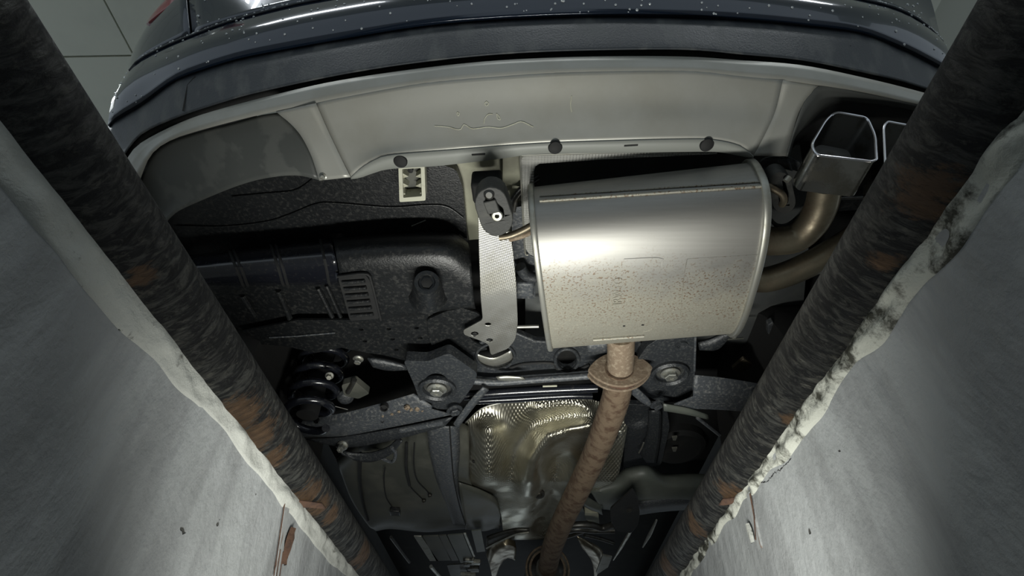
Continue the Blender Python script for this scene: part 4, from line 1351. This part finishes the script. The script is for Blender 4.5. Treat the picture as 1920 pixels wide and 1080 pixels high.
# ------------------------------------------------------------------ tanks, straps and floor ahead of the axle
v, f = sheet([R([(630, 860), (690, 815), (770, 800), (850, 790), (880, 800)], 0.93), R([(640, 890), (690, 850), (770, 840), (850, 835), (880, 850)], 0.865), R([(660, 940), (700, 915), (780, 905), (850, 905), (885, 912)], 0.84), R([(690, 985), (720, 965), (790, 958), (860, 955), (930, 950)], 0.835), R([(700, 992), (730, 985), (800, 990), (870, 984), (936, 985)], 0.85), R([(705, 996), (735, 992), (800, 998), (872, 992), (938, 992)], 0.90)], 50, 6, True)
tank = build('fuel_tank', v, f, 'tank_plastic', car, solid=0.004, angle=60, label='dark grey plastic fuel tank, left half')
v, f = sheet([R([(800, 800), (806, 850), (818, 900), (838, 950), (850, 985)], 0.835), R([(816, 800), (822, 850), (832, 900), (850, 950), (862, 985)], 0.826), R([(846, 800), (848, 850), (852, 900), (866, 950), (876, 985)], 0.826), R([(862, 800), (862, 850), (860, 900), (870, 950), (880, 985)], 0.84)], 40, 2)
strap = build('tank_strap', v, f, 'chassis_dusty', car, solid=0.003, label='black steel tank strap, chipped')
tube('strap_seam', R([(843, 800), (848, 870), (852, 905), (862, 950), (873, 984)], 0.824), 0.0022, 'dull_black', strap, 6, 30)
v, f = sheet([R([(860, 905), (900, 918), (928, 932), (935, 945)], 0.83), R([(864, 940), (905, 940), (930, 950), (938, 965)], 0.815), R([(872, 985), (905, 988), (925, 985), (938, 978)], 0.83), R([(872, 993), (905, 996), (925, 992), (940, 984)], 0.86)], 20, 5, True)
build('tank_end', v, f, 'tank_plastic', tank, solid=0.004, angle=60)
tube('tank_seam', R([(676, 850), (675, 900), (680, 940), (690, 975)], 0.835), 0.006, 'dull_black', tank, 8, 20)
cables = ([(722, 876), (720, 900), (724, 932), (736, 952)], [(762, 830), (762, 880), (768, 910), (788, 932), (794, 938)], [(777, 830), (776, 870), (782, 900), (800, 920), (806, 928)])
for c_ in cables:
    tube('wire', R(c_, 0.832), 0.0022, 'dull_black', car, 8, 24)
tube('wire_sleeve', R(cables[1][:3], 0.833), 0.0055, 'dull_black', car, 8, 14)
box('connector', P(741, 959, 0.825), (0.04, 0.05, 0.02), 'black_plastic', car, rz=0.1, bevel=0.003)
for x, y in ((795, 938), (806, 928)):
    lathe('wire_clip', P(x, y, 0.828), (0, -0.4, -1), [(0.008, -0.004), (0.008, 0.006), (0.004, 0.009), (0, 0.009)], 'dark_steel', car, 10)
# right tank
v, f = sheet([R([(1105, 905), (1150, 892), (1175, 878), (1215, 872), (1245, 888), (1300, 888), (1350, 890)], 0.90), R([(1105, 918), (1160, 908), (1180, 898), (1215, 892), (1250, 906), (1300, 908), (1350, 910)], 0.86), R([(1110, 926), (1160, 922), (1200, 918), (1250, 920), (1300, 922), (1350, 926)], 0.845), R([(1120, 942), (1160, 942), (1200, 940), (1250, 940), (1290, 942), (1330, 946)], 0.85), R([(1130, 955), (1160, 957), (1200, 952), (1250, 948), (1285, 950), (1320, 952)], 0.90)], 50, 5, True)
build('fuel_tank', v, f, 'green_grey', car, solid=0.004, angle=60, label='grey-green fuel tank half, right')
v, f = sheet([R([(1082, 905), (1100, 930), (1130, 948)], 0.86), R([(1076, 925), (1095, 945), (1128, 958)], 0.85), R([(1092, 948), (1110, 958), (1130, 966)], 0.87)], 14, 4, True)
build('tank_elbow', v, f, 'green_grey', car, solid=0.004, angle=60)
plate('tunnel_box', rnd([(1096, 962), (1122, 962), (1124, 985), (1098, 975)], 3), 0.86, 0.04, 'cream_paint', car, bevel=0.004)
plate('tunnel_web', [(1060, 985), (1085, 935), (1096, 960), (1100, 985)], 0.90, 0.01, 'green_grey', car)
v, f = sheet([R([(1196, 944), (1240, 936), (1300, 932)], 0.845), R([(1198, 966), (1240, 960), (1290, 956)], 0.845)], 14, 2)
build('sill_rail', v, f, 'chassis_dusty', car, solid=0.02)
fl_ = plate('hanging_flap', rnd([(1187, 917), (1196, 936), (1200, 960), (1196, 985), (1184, 1000), (1158, 997), (1146, 980), (1144, 955)], 5), 0.77, 0.008, 'dull_black', car, bevel=0.002, label='black pointed rubber flap')
lathe('flap_eye', P(1180, 956, 0.768), (0, -0.6, -1), [(0.011, -0.002), (0.011, 0.003), (0.007, 0.003), (0.006, 0), (0, 0)], 'dark_steel', fl_, 12)
for pts, r in (([(1058, 988), (1085, 984), (1110, 985), (1130, 990), (1150, 984)], 0.014), ([(1050, 1000), (1080, 992), (1110, 994), (1152, 994)], 0.013), ([(1052, 1010), (1075, 1003), (1095, 996)], 0.008), ([(1096, 1003), (1125, 1010), (1150, 1018)], 0.008)):
    tube('brake_pipe', R(pts, 0.79), r, 'dark_steel', car, 10, 20)
# bent bar left of the pipe
v, f = sheet([R([(912, 1010), (935, 1002), (965, 994), (992, 992)], 0.80), R([(912, 1028), (940, 1014), (968, 1002), (992, 998)], 0.79)], 16, 3)
build('tunnel_brace', v, f, 'dark_steel', car, solid=0.012, label='bent steel tunnel brace')
tube('brace_edge', R([(912, 1028), (940, 1014), (968, 1002), (992, 998)], 0.788), 0.004, 'galvanised', car, 8, 16)
# bell-shaped shields at the bottom
v, f = sheet([R([(912, 1038), (920, 1020), (945, 1008), (965, 1015)], 0.86), R([(918, 1060), (930, 1035), (950, 1025), (968, 1030)], 0.83), R([(925, 1095), (938, 1060), (952, 1045), (966, 1050)], 0.86)], 18, 5, True)
build('tunnel_shield', v, f, 'tail_pipe', car, solid=0.003, angle=60)
v, f = sheet([R([(1082, 1005), (1105, 1015), (1128, 1030), (1134, 1050)], 0.86), R([(1090, 1025), (1108, 1030), (1122, 1045), (1126, 1065)], 0.84), R([(1098, 1035), (1108, 1050), (1112, 1065), (1114, 1090)], 0.87)], 18, 5, True)
build('tunnel_shield', v, f, 'tail_pipe', car, solid=0.003, angle=60)
plate('shield_foot', [(1130, 1042), (1148, 1045), (1140, 1064), (1122, 1076), (1118, 1074)], 0.79, 0.01, 'galvanised', car, bevel=0.002)
# floor plates at lower left
for pts, m_ in (([(776, 1006), (790, 1006), (822, 1052), (806, 1052)], 'galvanised'), ([(793, 1006), (822, 1005), (847, 1051), (818, 1052)], 'tank_plastic'), ([(823, 1005), (837, 1004), (860, 1051), (846, 1052)], 'tank_plastic'), ([(839, 1004), (868, 1002), (890, 1055), (864, 1056)], 'green_grey'), ([(869, 1001), (874, 1001), (891, 1044), (887, 1044)], 'galvanised'), ([(884, 996), (902, 994), (910, 1034), (894, 1036)], 'green_grey')):
    plate('floor_plate', pts, 0.80, 0.006, m_, car, bevel=0.001)
tube('floor_rail', R([(733, 1007), (750, 1030), (768, 1054)], 0.80), 0.007, 'dark_steel', car, 8)
tube('floor_rail', R([(808, 1062), (828, 1085)], 0.79), 0.009, 'galvanised', car, 8)
for a, b_ in (((1192, 978), (1160, 1032)), ((1231, 975), (1205, 1026)), ((1184, 990), (1150, 1050))):
    tube('floor_rail', R([a, ((a[0] + b_[0]) / 2 + 1, (a[1] + b_[1]) / 2), b_], 0.80), [0.004, 0.008, 0.003], 'galvanised', car, 8, 12)
rs = random.Random(11)
for i in range(9):
    x, y = rs.uniform(872, 906), rs.uniform(1048, 1078)
    box('cable_clip', P(x, y, 0.80), (rs.uniform(.03, .06), rs.uniform(.02, .05), 0.02), 'galvanised' if i % 2 else 'dark_steel', car, rz=rs.uniform(-.3, .3), bevel=0.004)
plate('floor_hatch', [(838, 1060), (870, 1058), (884, 1090), (850, 1095)], 0.82, 0.006, 'dark_steel', car)
